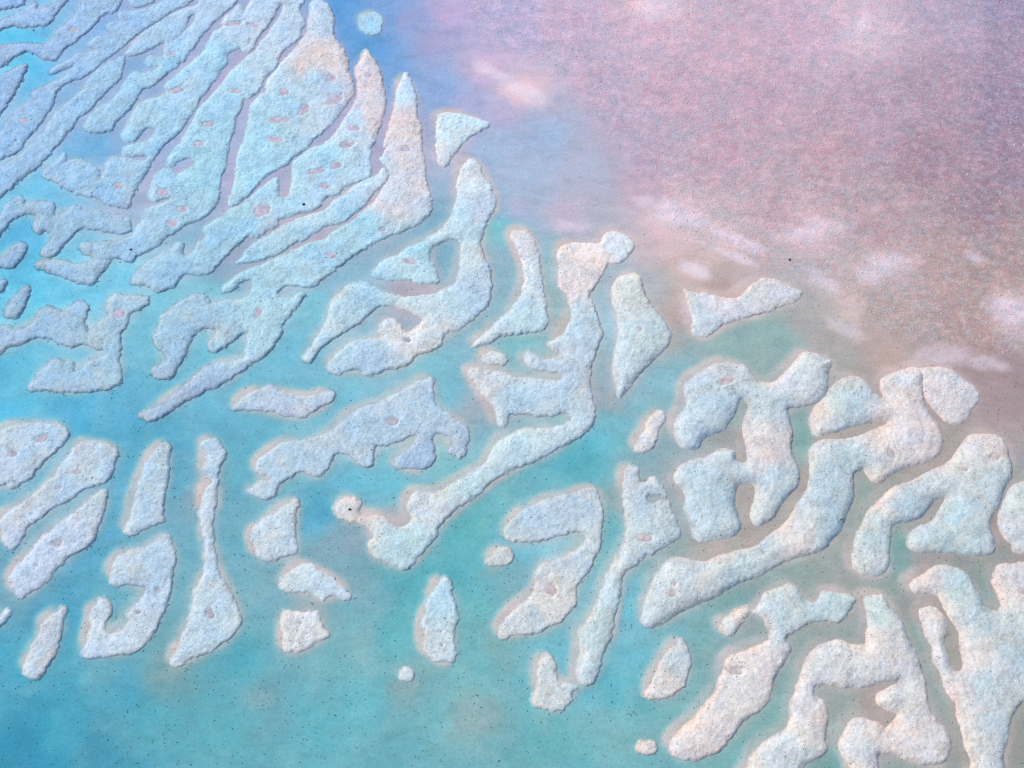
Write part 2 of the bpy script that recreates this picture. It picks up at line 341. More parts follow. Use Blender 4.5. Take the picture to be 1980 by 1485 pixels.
# ------------------------------------------------------------------ survey data
BANKS = {}
for line in '''
corner: -40,-40 48,-40 46,3 37,11 25,13 12,16 0,18 -40,28
forked: -40,55 0,41 30,30 55,15 67,4 72,8 69,18 85,18 102,8 108,-2 112,-40 145,-40 130,0 112,20 100,38 87,47 75,49 60,52 50,50 25,47 0,55 -40,70
bent: -40,100 0,92 25,89 50,87 72,90 95,87 107,75 117,59 132,45 145,32 155,17 162,2 168,-40 238,-40 234,0 231,8 222,20 208,25 198,29 190,36 178,49 170,58 155,70 142,80 130,86 120,95 115,103 110,114 100,116 88,110 70,100 62,98 50,97 30,105 15,115 0,126 -40,146
leftcap: -40,170 0,151 15,142 30,134 46,127 49,131 43,147 30,175 15,200 0,221 -40,250
spurred: 378,-40 322,0 295,15 272,22 250,24 232,26 234,33 246,38 250,43 225,44 212,48 209,56 218,60 222,66 200,72 185,75 174,86 185,90 192,96 175,104 160,107 150,106 140,114 120,125 102,135 105,138 125,131 142,126 144,130 135,140 125,150 110,157 95,165 82,172 66,180 68,186 74,194 60,200 42,210 25,225 15,240 5,260 -5,278 -40,305 -40,328 0,306 15,300 35,291 50,267 70,245 87,220 100,200 105,185 112,172 127,160 140,155 157,150 170,140 185,130 190,122 207,110 230,95 250,77 270,60 300,42 320,27 345,14 368,2 405,-40
topscrap: 248,-40 252,0 253,8 262,14 275,12 288,6 298,0 312,-40
longridge: 239,110 217,120 195,135 172,155 167,170 150,187 125,207 105,227 95,245 82,260 62,280 45,297 20,315 0,325 -40,347 -40,400 0,377 15,365 42,342 70,322 90,302 112,277 125,262 137,245 150,227 172,210 185,195 205,177 217,165 232,148 237,125
notched: 412,-40 388,6 350,22 322,37 287,60 265,77 250,97 246,105 262,105 287,95 312,82 332,79 348,66 358,50 364,35 374,26 381,31 378,42 368,55 352,70 322,88 319,100 322,110 307,113 292,110 285,117 292,125 307,128 305,137 290,141 275,144 265,140 255,147 245,160 232,180 215,197 192,210 172,230 166,245 172,254 200,253 215,248 220,240 237,222 260,197 272,175 295,162 315,147 337,132 355,115 370,95 385,75 400,55 412,42 430,25 450,8 458,-4 475,-40
twin: 496,-40 488,0 479,16 472,26 467,16 464,12 454,22 439,34 434,42 432,54 417,63 405,83 395,101 381,115 361,131 344,147 326,160 321,172 325,181 312,187 300,192 290,195 269,204 255,226 243,251 239,265 247,272 261,270 269,261 281,248 295,245 304,248 299,263 283,276 261,280 243,287 240,295 248,300 267,300 283,302 288,306 281,312 267,313 251,310 230,308 216,309 207,319 203,333 198,346 191,342 190,328 175,318 150,311 132,315 120,320 125,300 110,315 86,336 108,348 122,358 150,371 185,381 208,392 225,398 245,400 250,395 247,386 256,374 271,349 285,329 290,313 303,299 313,283 329,268 345,253 360,234 376,210 387,188 403,170 417,154 427,135 438,119 439,105 449,97 464,93 474,101 486,97 494,81 504,63 514,52 528,33 535,18 541,8 549,10 549,20 540,36 528,55 512,75 498,95 488,105 476,113 466,125 449,141 431,162 417,180 401,196 387,212 379,228 371,244 359,265 357,273 353,278 341,287 331,301 327,315 333,319 339,311 354,305 370,306 380,311 374,322 358,331 341,338 325,330 313,333 301,343 295,360 292,376 297,386 309,385 329,380 339,383 321,394 297,402 283,408 279,418 275,430 267,438 265,444 258,457 240,464 225,470 185,472 160,474 161,484 175,491 184,498 181,506 162,514 142,515 125,510 105,508 85,508 75,512 100,524 125,534 150,544 175,548 182,544 190,531 205,514 215,498 225,496 240,501 255,502 262,494 275,488 295,478 312,468 318,458 345,444 370,428 390,421 410,406 418,391 422,376 424,358 430,333 436,313 440,291 444,269 451,248 456,228 465,210 468,196 474,183 482,187 492,180 502,168 508,154 520,139 532,133 536,115 548,97 563,85 579,73 582,59 585,42 581,30 578,16 583,6 587,-4 587,-40
peak: 611,0 605,8 603,24 599,51 595,65 583,81 573,95 555,113 542,129 528,145 520,160 519,176 522,184 514,183 500,190 490,202 486,218 484,234 480,253 476,271 468,285 462,301 458,325 454,352 451,376 447,382 448,396 456,395 470,385 490,366 509,345 525,332 537,325 551,319 563,305 579,295 595,285 604,269 622,257 640,238 654,220 668,202 678,190 684,178 680,158 672,141 670,125 668,111 658,91 645,73 643,53 643,34 635,16 625,2 617,-5
spearhead: 710,100 700,120 692,135 695,160 695,180 688,198 680,215 682,212 670,230 656,251 640,269 626,281 608,287 595,293 581,305 571,313 569,325 567,341 565,362 563,378 553,385 539,380 536,366 537,349 531,345 519,356 503,368 488,382 480,388 466,398 450,404 434,418 406,433 396,445 402,459 386,469 380,479 369,493 359,497 352,491 349,472 333,481 313,493 295,503 283,511 268,527 258,544 271,548 287,552 301,560 317,558 333,552 345,538 357,528 376,528 394,527 410,521 430,499 448,481 468,465 481,455 496,457 517,444 535,436 541,424 571,414 581,410 599,406 616,400 622,388 632,380 652,376 662,362 682,354 709,343 715,339 714,319 715,297 721,275 729,253 737,232 743,212 745,200 738,170 735,145 725,122 715,108
strip: 741,327 733,339 719,345 703,352 682,364 662,380 648,390 632,404 622,411 602,418 575,426 555,435 535,447 517,461 498,471 476,489 483,486 471,499 462,508 481,504 503,501 523,493 553,479 574,465 596,457 583,463 606,451 626,440 648,432 664,426 680,414 698,400 713,384 727,364 741,354 750,341 748,331
horn: 784,144 775,162 769,180 768,200 762,218 758,238 750,262 745,282 755,267 749,287 743,301 736,309 749,321 755,337 750,354 739,372 729,388 711,404 696,418 680,432 664,442 644,453 628,463 604,471 579,483 559,491 594,475 574,485 547,497 523,509 503,517 485,523 466,532 448,544 434,556 434,562 446,562 454,554 458,546 471,540 485,538 494,544 493,556 487,568 475,578 458,583 442,584 422,588 406,590 398,578 390,572 380,571 375,572 350,586 332,601 315,616 310,636 302,651 308,668 322,684 328,696 320,704 300,714 300,721 310,728 330,726 342,706 355,688 362,666 372,648 390,634 405,631 418,636 420,644 410,658 408,674 418,678 430,671 448,656 465,642 476,641 482,648 480,671 476,688 465,698 425,706 398,714 382,726 368,742 338,762 325,780 305,790 280,800 279,804 292,810 315,800 335,787 355,774 375,764 400,750 425,740 462,720 482,704 510,684 525,668 540,648 545,626 558,611 575,588 586,571 582,568 560,578 545,578 535,571 540,558 552,551 570,551 595,552 610,551 625,536 645,521 670,501 695,484 725,468 745,458 780,444 808,431 822,418 832,404 832,384 828,371 822,350 820,312 815,288 812,250 805,218 802,190 796,165 789,150
claw: -40,441 -15,428 0,418 15,398 30,384 40,380 46,386 48,394 70,392 95,392 104,398 105,414 112,416 130,408 142,400 152,401 162,408 188,411 212,414 238,420 250,425 254,436 251,446 235,452 212,448 190,444 170,440 158,440 148,448 135,461 120,476 105,491 92,494 84,490 88,481 98,471 102,461 100,452 88,444 78,450 69,444 68,431 72,421 68,415 50,411 38,416 22,424 10,436 2,448 -15,471 -40,481
bean: -18,511 0,502 15,494 28,478 38,471 48,472 49,481 40,496 28,511 18,516 0,514 -15,516
nub: -20,551 0,546 9,543 8,551 2,562 -15,568
teardrop: 51,556 56,562 54,574 45,594 35,608 22,614 12,610 15,596 25,581 38,568 45,560
sprawl: -40,626 0,631 15,634 28,640 45,636 62,628 72,618 72,608 82,600 98,596 108,600 122,606 132,596 148,587 162,586 170,594 168,608 162,624 166,636 170,645 182,636 198,621 210,614 209,596 212,581 225,572 242,574 265,575 285,575 288,581 282,591 265,598 250,606 245,621 240,636 232,648 232,671 230,696 232,721 232,736 225,743 208,751 175,754 125,756 88,753 62,752 59,747 66,738 75,726 90,711 98,701 110,697 125,700 138,702 142,716 150,721 165,706 182,696 200,690 205,681 200,676 180,672 160,664 140,668 120,664 100,654 82,650 62,654 48,661 30,668 15,671 0,681 -40,694
dome: -40,850 0,834 15,828 38,822 62,818 88,818 110,823 125,831 131,838 125,850 110,867 92,884 75,904 60,922 45,932 28,942 18,940 12,934 0,937 -40,950
club: 150,862 162,856 180,857 200,858 218,864 225,874 222,892 218,907 212,922 198,932 175,940 155,950 135,964 112,977 90,990 70,1004 55,1014 48,1030 35,1047 22,1060 8,1044 5,1027 1,1007 15,994 32,980 50,967 72,952 92,934 108,917 122,897 138,880
sabre: 198,951 205,950 204,967 200,987 192,1012 182,1037 172,1052 152,1064 135,1074 120,1090 105,1102 95,1116 80,1130 65,1140 50,1150 40,1154 30,1146 22,1138 24,1128 19,1120 22,1113 38,1092 58,1070 78,1047 100,1027 118,1012 135,1000 155,987 175,967
sliver: -20,1210 0,1196 10,1184 19,1180 15,1193 0,1210 -20,1226
dash: 124,1176 108,1186 90,1198 82,1210 80,1226 68,1246 60,1263 51,1283 50,1300 62,1308 78,1306 90,1290 100,1276 108,1256 112,1238 118,1218 122,1198
tusk: 316,860 325,861 326,882 324,912 320,942 316,967 315,992 314,1007 295,1014 278,1022 260,1032 246,1033 242,1022 250,1007 258,984 262,962 268,940 278,917 282,897 295,880 305,867
hook: 318,1038 328,1042 335,1062 339,1084 332,1102 330,1128 328,1148 320,1168 308,1196 298,1220 280,1243 260,1258 238,1263 215,1266 195,1268 175,1272 161,1263 168,1246 172,1226 178,1206 176,1188 185,1173 198,1160 212,1168 212,1186 202,1208 202,1220 212,1230 228,1223 242,1213 251,1199 246,1188 255,1176 272,1163 282,1146 285,1136 270,1133 250,1129 230,1130 218,1128 216,1113 220,1092 232,1074 255,1067 280,1060 300,1050
paddle: 395,854 410,850 422,854 430,867 436,877 430,890 424,900 422,922 420,950 418,972 412,997 410,1024 412,1050 418,1074 422,1097 428,1113 435,1126 450,1156 465,1190 462,1208 448,1228 425,1246 400,1263 370,1273 345,1286 334,1280 340,1263 352,1238 362,1210 370,1183 378,1150 385,1128 395,1113 398,1097 395,1072 398,1042 390,1014 390,987 392,962 398,942 411,930 400,917 392,907 398,892 398,874 391,862
wave: 452,788 468,774 480,762 495,757 510,751 520,748 535,752 550,760 568,763 588,766 608,764 625,760 640,758 645,762 640,774 620,787 602,800 582,807 562,804 540,798 515,794 495,793 475,792 460,791
paw: 838,730 836,754 840,780 855,792 872,802 882,814 900,820 905,832 906,850 900,872 890,880 878,878 868,870 875,857 872,844 858,837 842,838 835,850 838,872 841,887 832,900 815,907 792,907 772,903 766,896 775,882 792,870 805,854 808,841 795,840 780,850 760,857 740,862 725,862 722,882 721,897 710,902 698,897 688,887 675,878 660,874 645,880 638,892 630,910 618,920 605,917 590,910 578,910 562,920 545,930 536,942 531,954 520,964 505,962 495,957 485,954 481,950 490,941 500,934 520,930 528,922 510,917 498,912 496,902 502,890 515,877 538,862 560,856 590,854 612,847 638,837 660,822 678,804 695,792 715,784 738,777 760,764 780,754 800,743 820,736
shield: 574,967 575,982 571,1004 570,1024 571,1044 576,1067 558,1074 532,1083 512,1084 500,1077 495,1062 491,1047 488,1037 495,1022 502,1010 520,997 540,987 558,974
cap: 545,1136 545,1127 552,1113 568,1100 585,1092 600,1094 612,1103 635,1113 652,1126 668,1140 678,1150 670,1158 655,1153 642,1150 632,1158 622,1160 612,1153 598,1146 580,1143 560,1143
block: 549,1186 568,1184 590,1186 612,1182 618,1193 625,1210 635,1226 630,1233 612,1238 602,1248 582,1256 560,1259 548,1253 551,1233 549,1213
bottle: 861,1119 870,1128 872,1148 880,1170 884,1196 878,1218 878,1238 881,1258 875,1276 855,1279 840,1276 825,1260 820,1246 825,1226 818,1208 825,1188 830,1163 838,1143 850,1128
dot: 786,1292 795,1298 797,1308 788,1314 777,1311 776,1300
crumb: 965,1064 980,1064 989,1070 988,1084 970,1092 950,1092 942,1084 952,1074
snake: 652,974 668,963 685,964 696,974 695,990 702,1000 712,1002 728,997 742,1000 755,1012 768,1021 788,1016 799,1002 792,987 791,970 800,954 810,950 828,954 840,956 858,950 870,940 895,927 920,912 938,900 950,880 958,862 975,850 990,840 1015,830 1040,831 1065,828 1090,824 1102,814 1106,807 1098,797 1085,796 1068,802 1040,804 1015,801 990,801 986,804 981,817 974,826 965,820 958,800 950,780 935,764 922,747 908,726 906,718 915,712 930,714 952,720 970,720 990,727 1005,731 1028,731 1052,734 1078,736 1090,731 1085,724 1065,718 1040,714 1022,706 1015,694 1022,681 1035,687 1052,697 1070,695 1086,686 1072,675 1062,668 1072,658 1090,644 1100,626 1105,608 1102,586 1098,568 1085,554 1080,534 1082,511 1079,494 1088,478 1105,472 1130,471 1162,471 1168,458 1180,450 1198,450 1215,457 1225,471 1222,486 1210,498 1195,508 1175,508 1168,524 1158,538 1150,556 1140,568 1145,586 1155,608 1162,634 1165,648 1158,664 1152,684 1145,704 1140,726 1140,742 1145,772 1150,797 1145,820 1130,834 1110,847 1088,862 1060,877 1035,890 1010,900 990,908 970,917 950,932 930,950 905,967 882,984 860,1004 845,1024 840,1042 825,1060 810,1077 795,1092 782,1101 768,1094 750,1084 730,1077 720,1064 715,1052 724,1042 722,1030 712,1017 695,1010 678,1007 665,1004 655,997 650,987
button: 932,696 942,684 958,681 975,686 979,696 975,706 960,706 945,704
swan: 892,332 905,312 918,310 928,320 935,338 948,358 958,386 955,406 942,424 936,446 930,468 935,496 945,516 950,541 948,571 942,588 925,606 908,621 885,638 860,646 852,666 832,678 802,688 792,701 770,711 745,714 728,721 710,726 700,718 685,714 668,716 655,724 642,720 638,708 642,694 658,678 675,666 695,658 720,656 742,652 735,644 734,631 745,621 760,618 772,628 782,641 798,641 810,631 819,616 805,608 788,601 765,594 742,591 728,594 715,606 700,621 680,634 660,646 640,656 620,671 610,686 602,698 591,697 591,688 602,674 615,654 628,634 635,611 640,591 655,571 675,554 695,547 718,551 735,564 760,571 795,574 828,571 852,564 875,554 885,544 890,521 892,496 895,476 890,466 875,461 855,466 838,476 830,491 835,508 845,531 845,546 828,548 808,546 782,541 758,544 735,538 722,531 730,518 745,504 770,494 795,478 820,466 845,451 865,434 875,416 882,396 885,371 885,358
triangle: 845,230 852,221 870,219 895,222 920,230 942,238 942,245 930,252 910,265 892,278 880,295 868,315 858,322 849,315 846,288 846,260
cube: 698,32 708,26 728,26 738,35 736,52 728,65 710,65 700,52
boot: 992,448 1005,446 1020,448 1032,464 1040,488 1045,521 1050,546 1054,576 1058,604 1061,624 1050,636 1035,642 1010,645 990,646 970,648 958,654 940,664 920,670 915,668 928,654 945,641 965,621 982,608 990,598 1005,578 1014,554 1015,526 1010,504 1000,478 991,461
sole: 1185,578 1188,554 1198,538 1215,531 1230,530 1240,541 1245,561 1255,584 1268,601 1285,621 1295,641 1294,661 1278,681 1260,698 1242,716 1228,734 1215,750 1202,764 1198,770 1194,757 1192,742 1188,731 1188,704 1192,676 1198,646 1196,616 1190,596
shelf: 1325,561 1340,568 1365,568 1390,575 1415,578 1432,571 1452,554 1472,541 1485,540 1510,546 1530,555 1548,564 1550,571 1540,581 1522,588 1505,594 1485,601 1452,611 1420,621 1395,628 1380,641 1362,651 1345,650 1338,641 1340,616 1335,596 1330,578
pill: 1268,800 1280,797 1285,807 1275,827 1268,852 1258,870 1238,873 1230,867 1238,852 1248,832 1255,812
chair: 1328,742 1340,731 1360,718 1380,706 1402,702 1422,706 1440,708 1452,721 1465,736 1478,740 1490,742 1502,737 1518,721 1535,704 1550,686 1560,681 1580,686 1598,694 1608,701 1602,716 1600,731 1600,750 1595,762 1582,777 1560,784 1540,787 1525,788 1524,797 1528,817 1531,842 1530,867 1535,887 1544,907 1545,927 1540,942 1525,957 1512,972 1500,992 1485,1007 1468,1017 1458,1010 1452,992 1458,972 1462,954 1460,940 1445,934 1430,937 1422,950 1420,972 1425,994 1431,1012 1425,1030 1408,1040 1380,1043 1355,1046 1342,1034 1338,1014 1332,997 1325,984 1326,962 1318,944 1306,932 1305,920 1315,904 1332,892 1360,887 1380,877 1400,870 1418,874 1422,890 1438,897 1446,890 1445,867 1440,850 1438,832 1440,814 1448,794 1448,780 1438,771 1430,770 1425,787 1412,812 1400,832 1380,838 1362,847 1350,864 1335,868 1318,862 1308,847 1305,827 1310,812 1322,794 1329,774 1325,757
key: 1208,912 1215,904 1228,903 1236,910 1235,924 1240,934 1250,934 1262,924 1270,927 1280,940 1288,960 1278,958 1260,954 1251,962 1255,973 1268,974 1280,968 1292,972 1300,990 1308,1010 1314,1032 1308,1042 1285,1054 1262,1070 1248,1074 1230,1090 1215,1102 1202,1120 1200,1146 1195,1168 1190,1188 1186,1213 1182,1236 1172,1248 1165,1268 1160,1288 1152,1308 1145,1320 1130,1323 1120,1316 1115,1300 1118,1280 1125,1260 1122,1243 1122,1223 1132,1210 1145,1193 1152,1173 1162,1150 1170,1128 1175,1113 1180,1107 1192,1082 1205,1057 1212,1037 1215,1014 1210,987 1208,962 1208,937
sickle: 1150,946 1156,954 1161,972 1164,997 1162,1022 1162,1047 1155,1070 1145,1090 1140,1102 1125,1120 1112,1133 1112,1163 1102,1180 1085,1200 1062,1210 1040,1223 1015,1226 990,1228 985,1230 972,1232 968,1218 978,1200 990,1186 1005,1173 1020,1160 1032,1146 1039,1126 1036,1113 1038,1104 1048,1092 1072,1087 1098,1074 1115,1067 1130,1052 1134,1040 1128,1030 1112,1027 1090,1032 1062,1041 1035,1046 1005,1044 990,1043 982,1037 976,1027 985,1014 995,1002 1010,987 1032,977 1058,967 1088,958 1115,954 1132,947
jay: 1055,1268 1065,1270 1072,1288 1076,1310 1080,1320 1095,1323 1110,1326 1116,1328 1108,1336 1102,1353 1090,1368 1068,1373 1045,1368 1031,1357 1040,1340 1041,1318 1041,1298 1045,1280
leaf: 1318,1236 1325,1248 1332,1268 1334,1288 1328,1308 1315,1330 1298,1346 1275,1352 1258,1349 1250,1340 1258,1326 1268,1306 1275,1288 1285,1270 1300,1253
pebble: 1250,1436 1262,1438 1268,1450 1252,1456 1238,1453 1235,1446 1242,1438
dancer: 1485,1238 1460,1253 1430,1263 1405,1276 1400,1298 1395,1313 1390,1330 1378,1350 1360,1370 1340,1393 1318,1413 1300,1436 1299,1453 1312,1463 1340,1468 1365,1460 1392,1448 1410,1428 1425,1408 1445,1386 1470,1373 1485,1353 1492,1328 1498,1308 1510,1288 1522,1268 1528,1253 1520,1233 1535,1220 1542,1216 1565,1206 1590,1200 1610,1203 1628,1200 1640,1186 1650,1166 1652,1158 1635,1150 1610,1146 1590,1147 1585,1160 1572,1166 1555,1160 1545,1143 1530,1132 1510,1137 1485,1146 1480,1148 1470,1166 1462,1178 1452,1179 1445,1173 1430,1180 1412,1188 1400,1203 1395,1218 1405,1226 1418,1223 1430,1208 1445,1190 1458,1186 1480,1196 1485,1208 1490,1220
harp: 1672,1160 1682,1153 1700,1152 1710,1157 1722,1176 1740,1196 1752,1220 1762,1248 1772,1268 1782,1293 1790,1326 1795,1363 1798,1376 1810,1393 1828,1410 1838,1433 1835,1456 1822,1473 1795,1478 1765,1473 1742,1463 1722,1456 1702,1456 1695,1463 1698,1484 1705,1523 1660,1523 1648,1484 1632,1463 1625,1438 1635,1416 1645,1396 1662,1388 1682,1393 1700,1400 1710,1410 1718,1406 1732,1390 1735,1378 1718,1373 1700,1363 1695,1348 1705,1336 1725,1326 1742,1318 1718,1318 1692,1323 1665,1328 1635,1328 1605,1323 1578,1323 1570,1330 1578,1348 1592,1356 1599,1376 1598,1400 1595,1426 1598,1450 1585,1463 1568,1473 1548,1484 1535,1523 1435,1523 1448,1484 1452,1468 1470,1446 1485,1433 1500,1424 1520,1413 1532,1388 1530,1363 1540,1340 1545,1318 1555,1288 1570,1263 1585,1250 1605,1242 1625,1240 1640,1248 1660,1249 1675,1248 1675,1230 1679,1208 1678,1186
anvil: 1759,1133 1768,1120 1785,1113 1800,1100 1822,1094 1848,1100 1868,1110 1875,1118 1885,1133 1895,1153 1900,1168 1912,1180 1925,1184 1935,1178 1935,1163 1928,1143 1920,1128 1924,1110 1935,1094 1960,1092 1980,1087 2025,1082 2025,1343 1980,1353 1965,1368 1955,1388 1950,1413 1945,1438 1938,1463 1942,1484 1948,1523 1875,1523 1878,1473 1868,1446 1862,1418 1852,1383 1848,1358 1835,1343 1825,1323 1818,1298 1805,1276 1805,1253 1792,1228 1785,1206 1779,1186 1788,1176 1805,1176 1820,1186 1830,1203 1830,1223 1825,1236 1828,1253 1835,1276 1840,1293 1852,1299 1865,1293 1862,1268 1858,1248 1855,1226 1842,1203 1830,1183 1820,1163 1808,1150 1785,1146 1768,1146
pliers: 1852,872 1865,852 1880,840 1905,840 1930,844 1945,860 1950,882 1956,902 1955,922 1942,942 1935,962 1928,982 1915,1002 1915,1022 1922,1042 1922,1062 1910,1072 1885,1074 1855,1070 1818,1067 1785,1068 1765,1062 1758,1050 1762,1032 1778,1020 1800,1012 1812,997 1822,980 1830,960 1810,964 1795,980 1778,1000 1755,1007 1735,1010 1722,1020 1722,1042 1718,1064 1719,1090 1708,1107 1690,1113 1665,1110 1652,1097 1650,1074 1655,1044 1662,1024 1672,1007 1682,987 1700,972 1715,954 1732,942 1760,932 1785,920 1810,907 1835,894
arm: 1570,807 1580,787 1595,772 1610,750 1625,738 1645,730 1665,734 1678,747 1690,764 1708,774 1710,762 1705,747 1710,732 1730,723 1750,717 1770,714 1782,724 1782,742 1782,762 1785,784 1798,804 1812,822 1819,842 1820,860 1812,877 1792,890 1762,900 1735,907 1715,922 1700,930 1688,927 1678,914 1668,904 1660,907 1648,914 1648,937 1648,962 1638,984 1630,1007 1622,1027 1602,1047 1590,1060 1560,1070 1522,1082 1498,1092 1485,1100 1462,1112 1428,1123 1402,1138 1378,1153 1345,1166 1315,1180 1290,1196 1272,1206 1255,1209 1245,1200 1248,1180 1255,1156 1265,1130 1272,1113 1278,1110 1288,1094 1300,1084 1320,1084 1340,1088 1362,1090 1380,1082 1402,1074 1428,1067 1448,1064 1465,1057 1478,1047 1485,1040 1500,1030 1518,1017 1532,1000 1545,974 1558,957 1565,942 1568,917 1569,892 1570,872 1580,860 1598,852 1635,852 1665,844 1690,834 1715,822 1718,814 1700,813 1670,817 1640,824 1615,833 1595,837 1580,840 1572,827
cheek: 1786,715 1820,715 1845,723 1862,737 1882,752 1890,770 1878,790 1868,807 1850,820 1832,816 1814,798 1799,777 1786,757 1782,732
rightcap: 1980,933 1960,940 1948,954 1940,977 1932,1000 1932,1020 1942,1040 1955,1050 1960,1067 1980,1070 2025,1067 2025,927
'''.strip().splitlines():
    k, v = line.split(': ')
    BANKS[k] = np.array([[float(c) for c in q.split(',')] for q in v.split()])
LABELS = dict(l.split('|') for l in '''
corner|low grey-blue sandbank scrap filling the extreme top-left corner
forked|narrow forked sandbank with a thumb-like tip, second from the top-left corner
bent|bent grey sandbank with a drooping elbow between two bright cyan channels, upper left
leftcap|pointed sandbank tip entering from the left edge below the bright cyan bend
spurred|long ragged sandbank with thin spurs on its left side running down to the left edge
topscrap|tiny sandbank tongue hanging from the top edge beside the long ragged spurred ridge
longridge|long smooth finger-shaped sandbank ending in a blunt upper tip, without side arms, upper left
notched|pale blue sandbank with a narrow pink slot and a scalloped left side near the top
twin|huge branching sandbank of two joined ridges with many inlets and pools, upper left
peak|broad tall sandbank with a peach-coloured belt and a pointed top at the blue water
spearhead|tall sandbank with a needle tip and peach patches, its tail curling to the lower left
strip|thin strip of sandbank squeezed between two parallel pink channels
horn|large horn-shaped sandbank with the rightmost needle tip and a ragged branching lower end
claw|claw-shaped sandbank with drooping fingers over dark cyan water at the left edge
bean|small bean-shaped islet just below the claw-shaped sandbank at the left edge
nub|tiny sandbank nub cut by the left edge in bright cyan water
teardrop|small isolated teardrop islet in the bright cyan channel on the left
sprawl|sprawling grey sandbank with a round pool on its upright arm, left edge mid-height
dome|wide dome-shaped sandbank with two grey stains entering from the left edge, lower half
club|club-shaped sandbank slanting down left beside the wide dome, with one pink spot
sabre|sabre-shaped speckled sandbank with a grey pool, below and parallel to the club-shaped one
sliver|thin sliver of sandbank barely showing at the left edge, lower left
dash|short slanted lozenge islet, lowest one in the lower left corner
tusk|tusk-shaped upright islet with a pointed top, left of the long paddle-shaped islet
hook|hook-shaped islet curling round a small turquoise bay, lower left
paddle|long upright paddle-shaped islet with a thin handle and broad triangular blade, lower left
wave|low wave-shaped islet lying alone in turquoise water left of centre
paw|large paw-shaped sandbank with four drooping toes near the centre
shield|shield-shaped islet with a crumbling straight right side, beneath the paw-shaped sandbank
cap|cap-shaped islet with a pale tail trailing right, above the squarish islet
block|squarish pale islet with a ragged lower right side, lower middle
bottle|upright bottle-shaped islet standing alone in the lower middle
dot|tiny round crumb of sand below left of the bottle-shaped islet
crumb|tiny faint sand crumb left of the sickle-shaped sandbank
snake|longest winding sandbank from a round head at lower left to a round knob at top
button|small button-shaped islet at the upper left shoulder of the longest winding sandbank
swan|swan-shaped sandbank with a ringed lagoon in its neck, centre top
triangle|smooth white triangular islet at the edge of the pink flat
cube|small faint white block in deep blue water at the top
boot|boot-shaped islet with a pointed toe to the left, right of the swan-shaped sandbank
sole|sole-shaped smooth islet tapering to a point at the bottom, right of centre
shelf|smooth white shelf-like sandbank lying against the pink flat, right of centre
pill|small slanted pill-shaped islet right of the turquoise channel
chair|big chunky sandbank with a deep inner cleft and three stubby legs, right of centre
key|key-shaped sandbank with square bites on its head and a long thin shank
sickle|sickle-shaped sandbank curving round a bright turquoise bay, left of the key-shaped one
jay|small boot-like islet with an upright stem, at the foot of the key-shaped sandbank
leaf|leaf-shaped islet with pointed top, lying alone right of the key-shaped shank
pebble|tiny round islet at the lower left of the slanting dancer-shaped sandbank
dancer|dancer-shaped sandbank with a raised crooked arm and one long slanting leg, lower right
harp|large harp-shaped pillowy sandbank running off the bottom edge, lower right
anvil|broad anvil-shaped sandbank enclosing a narrow inlet in the bottom right corner
pliers|plier-shaped pillowy sandbank with two jaws pointing left, right edge
arm|long bent arm-shaped pillowy sandbank reaching from the pink flat down to a left tip
cheek|rounded pinkish sand hump beside the top of the bent arm-shaped sandbank
rightcap|pale sandbank cut by the right edge beside the plier-shaped one
'''.strip().splitlines())

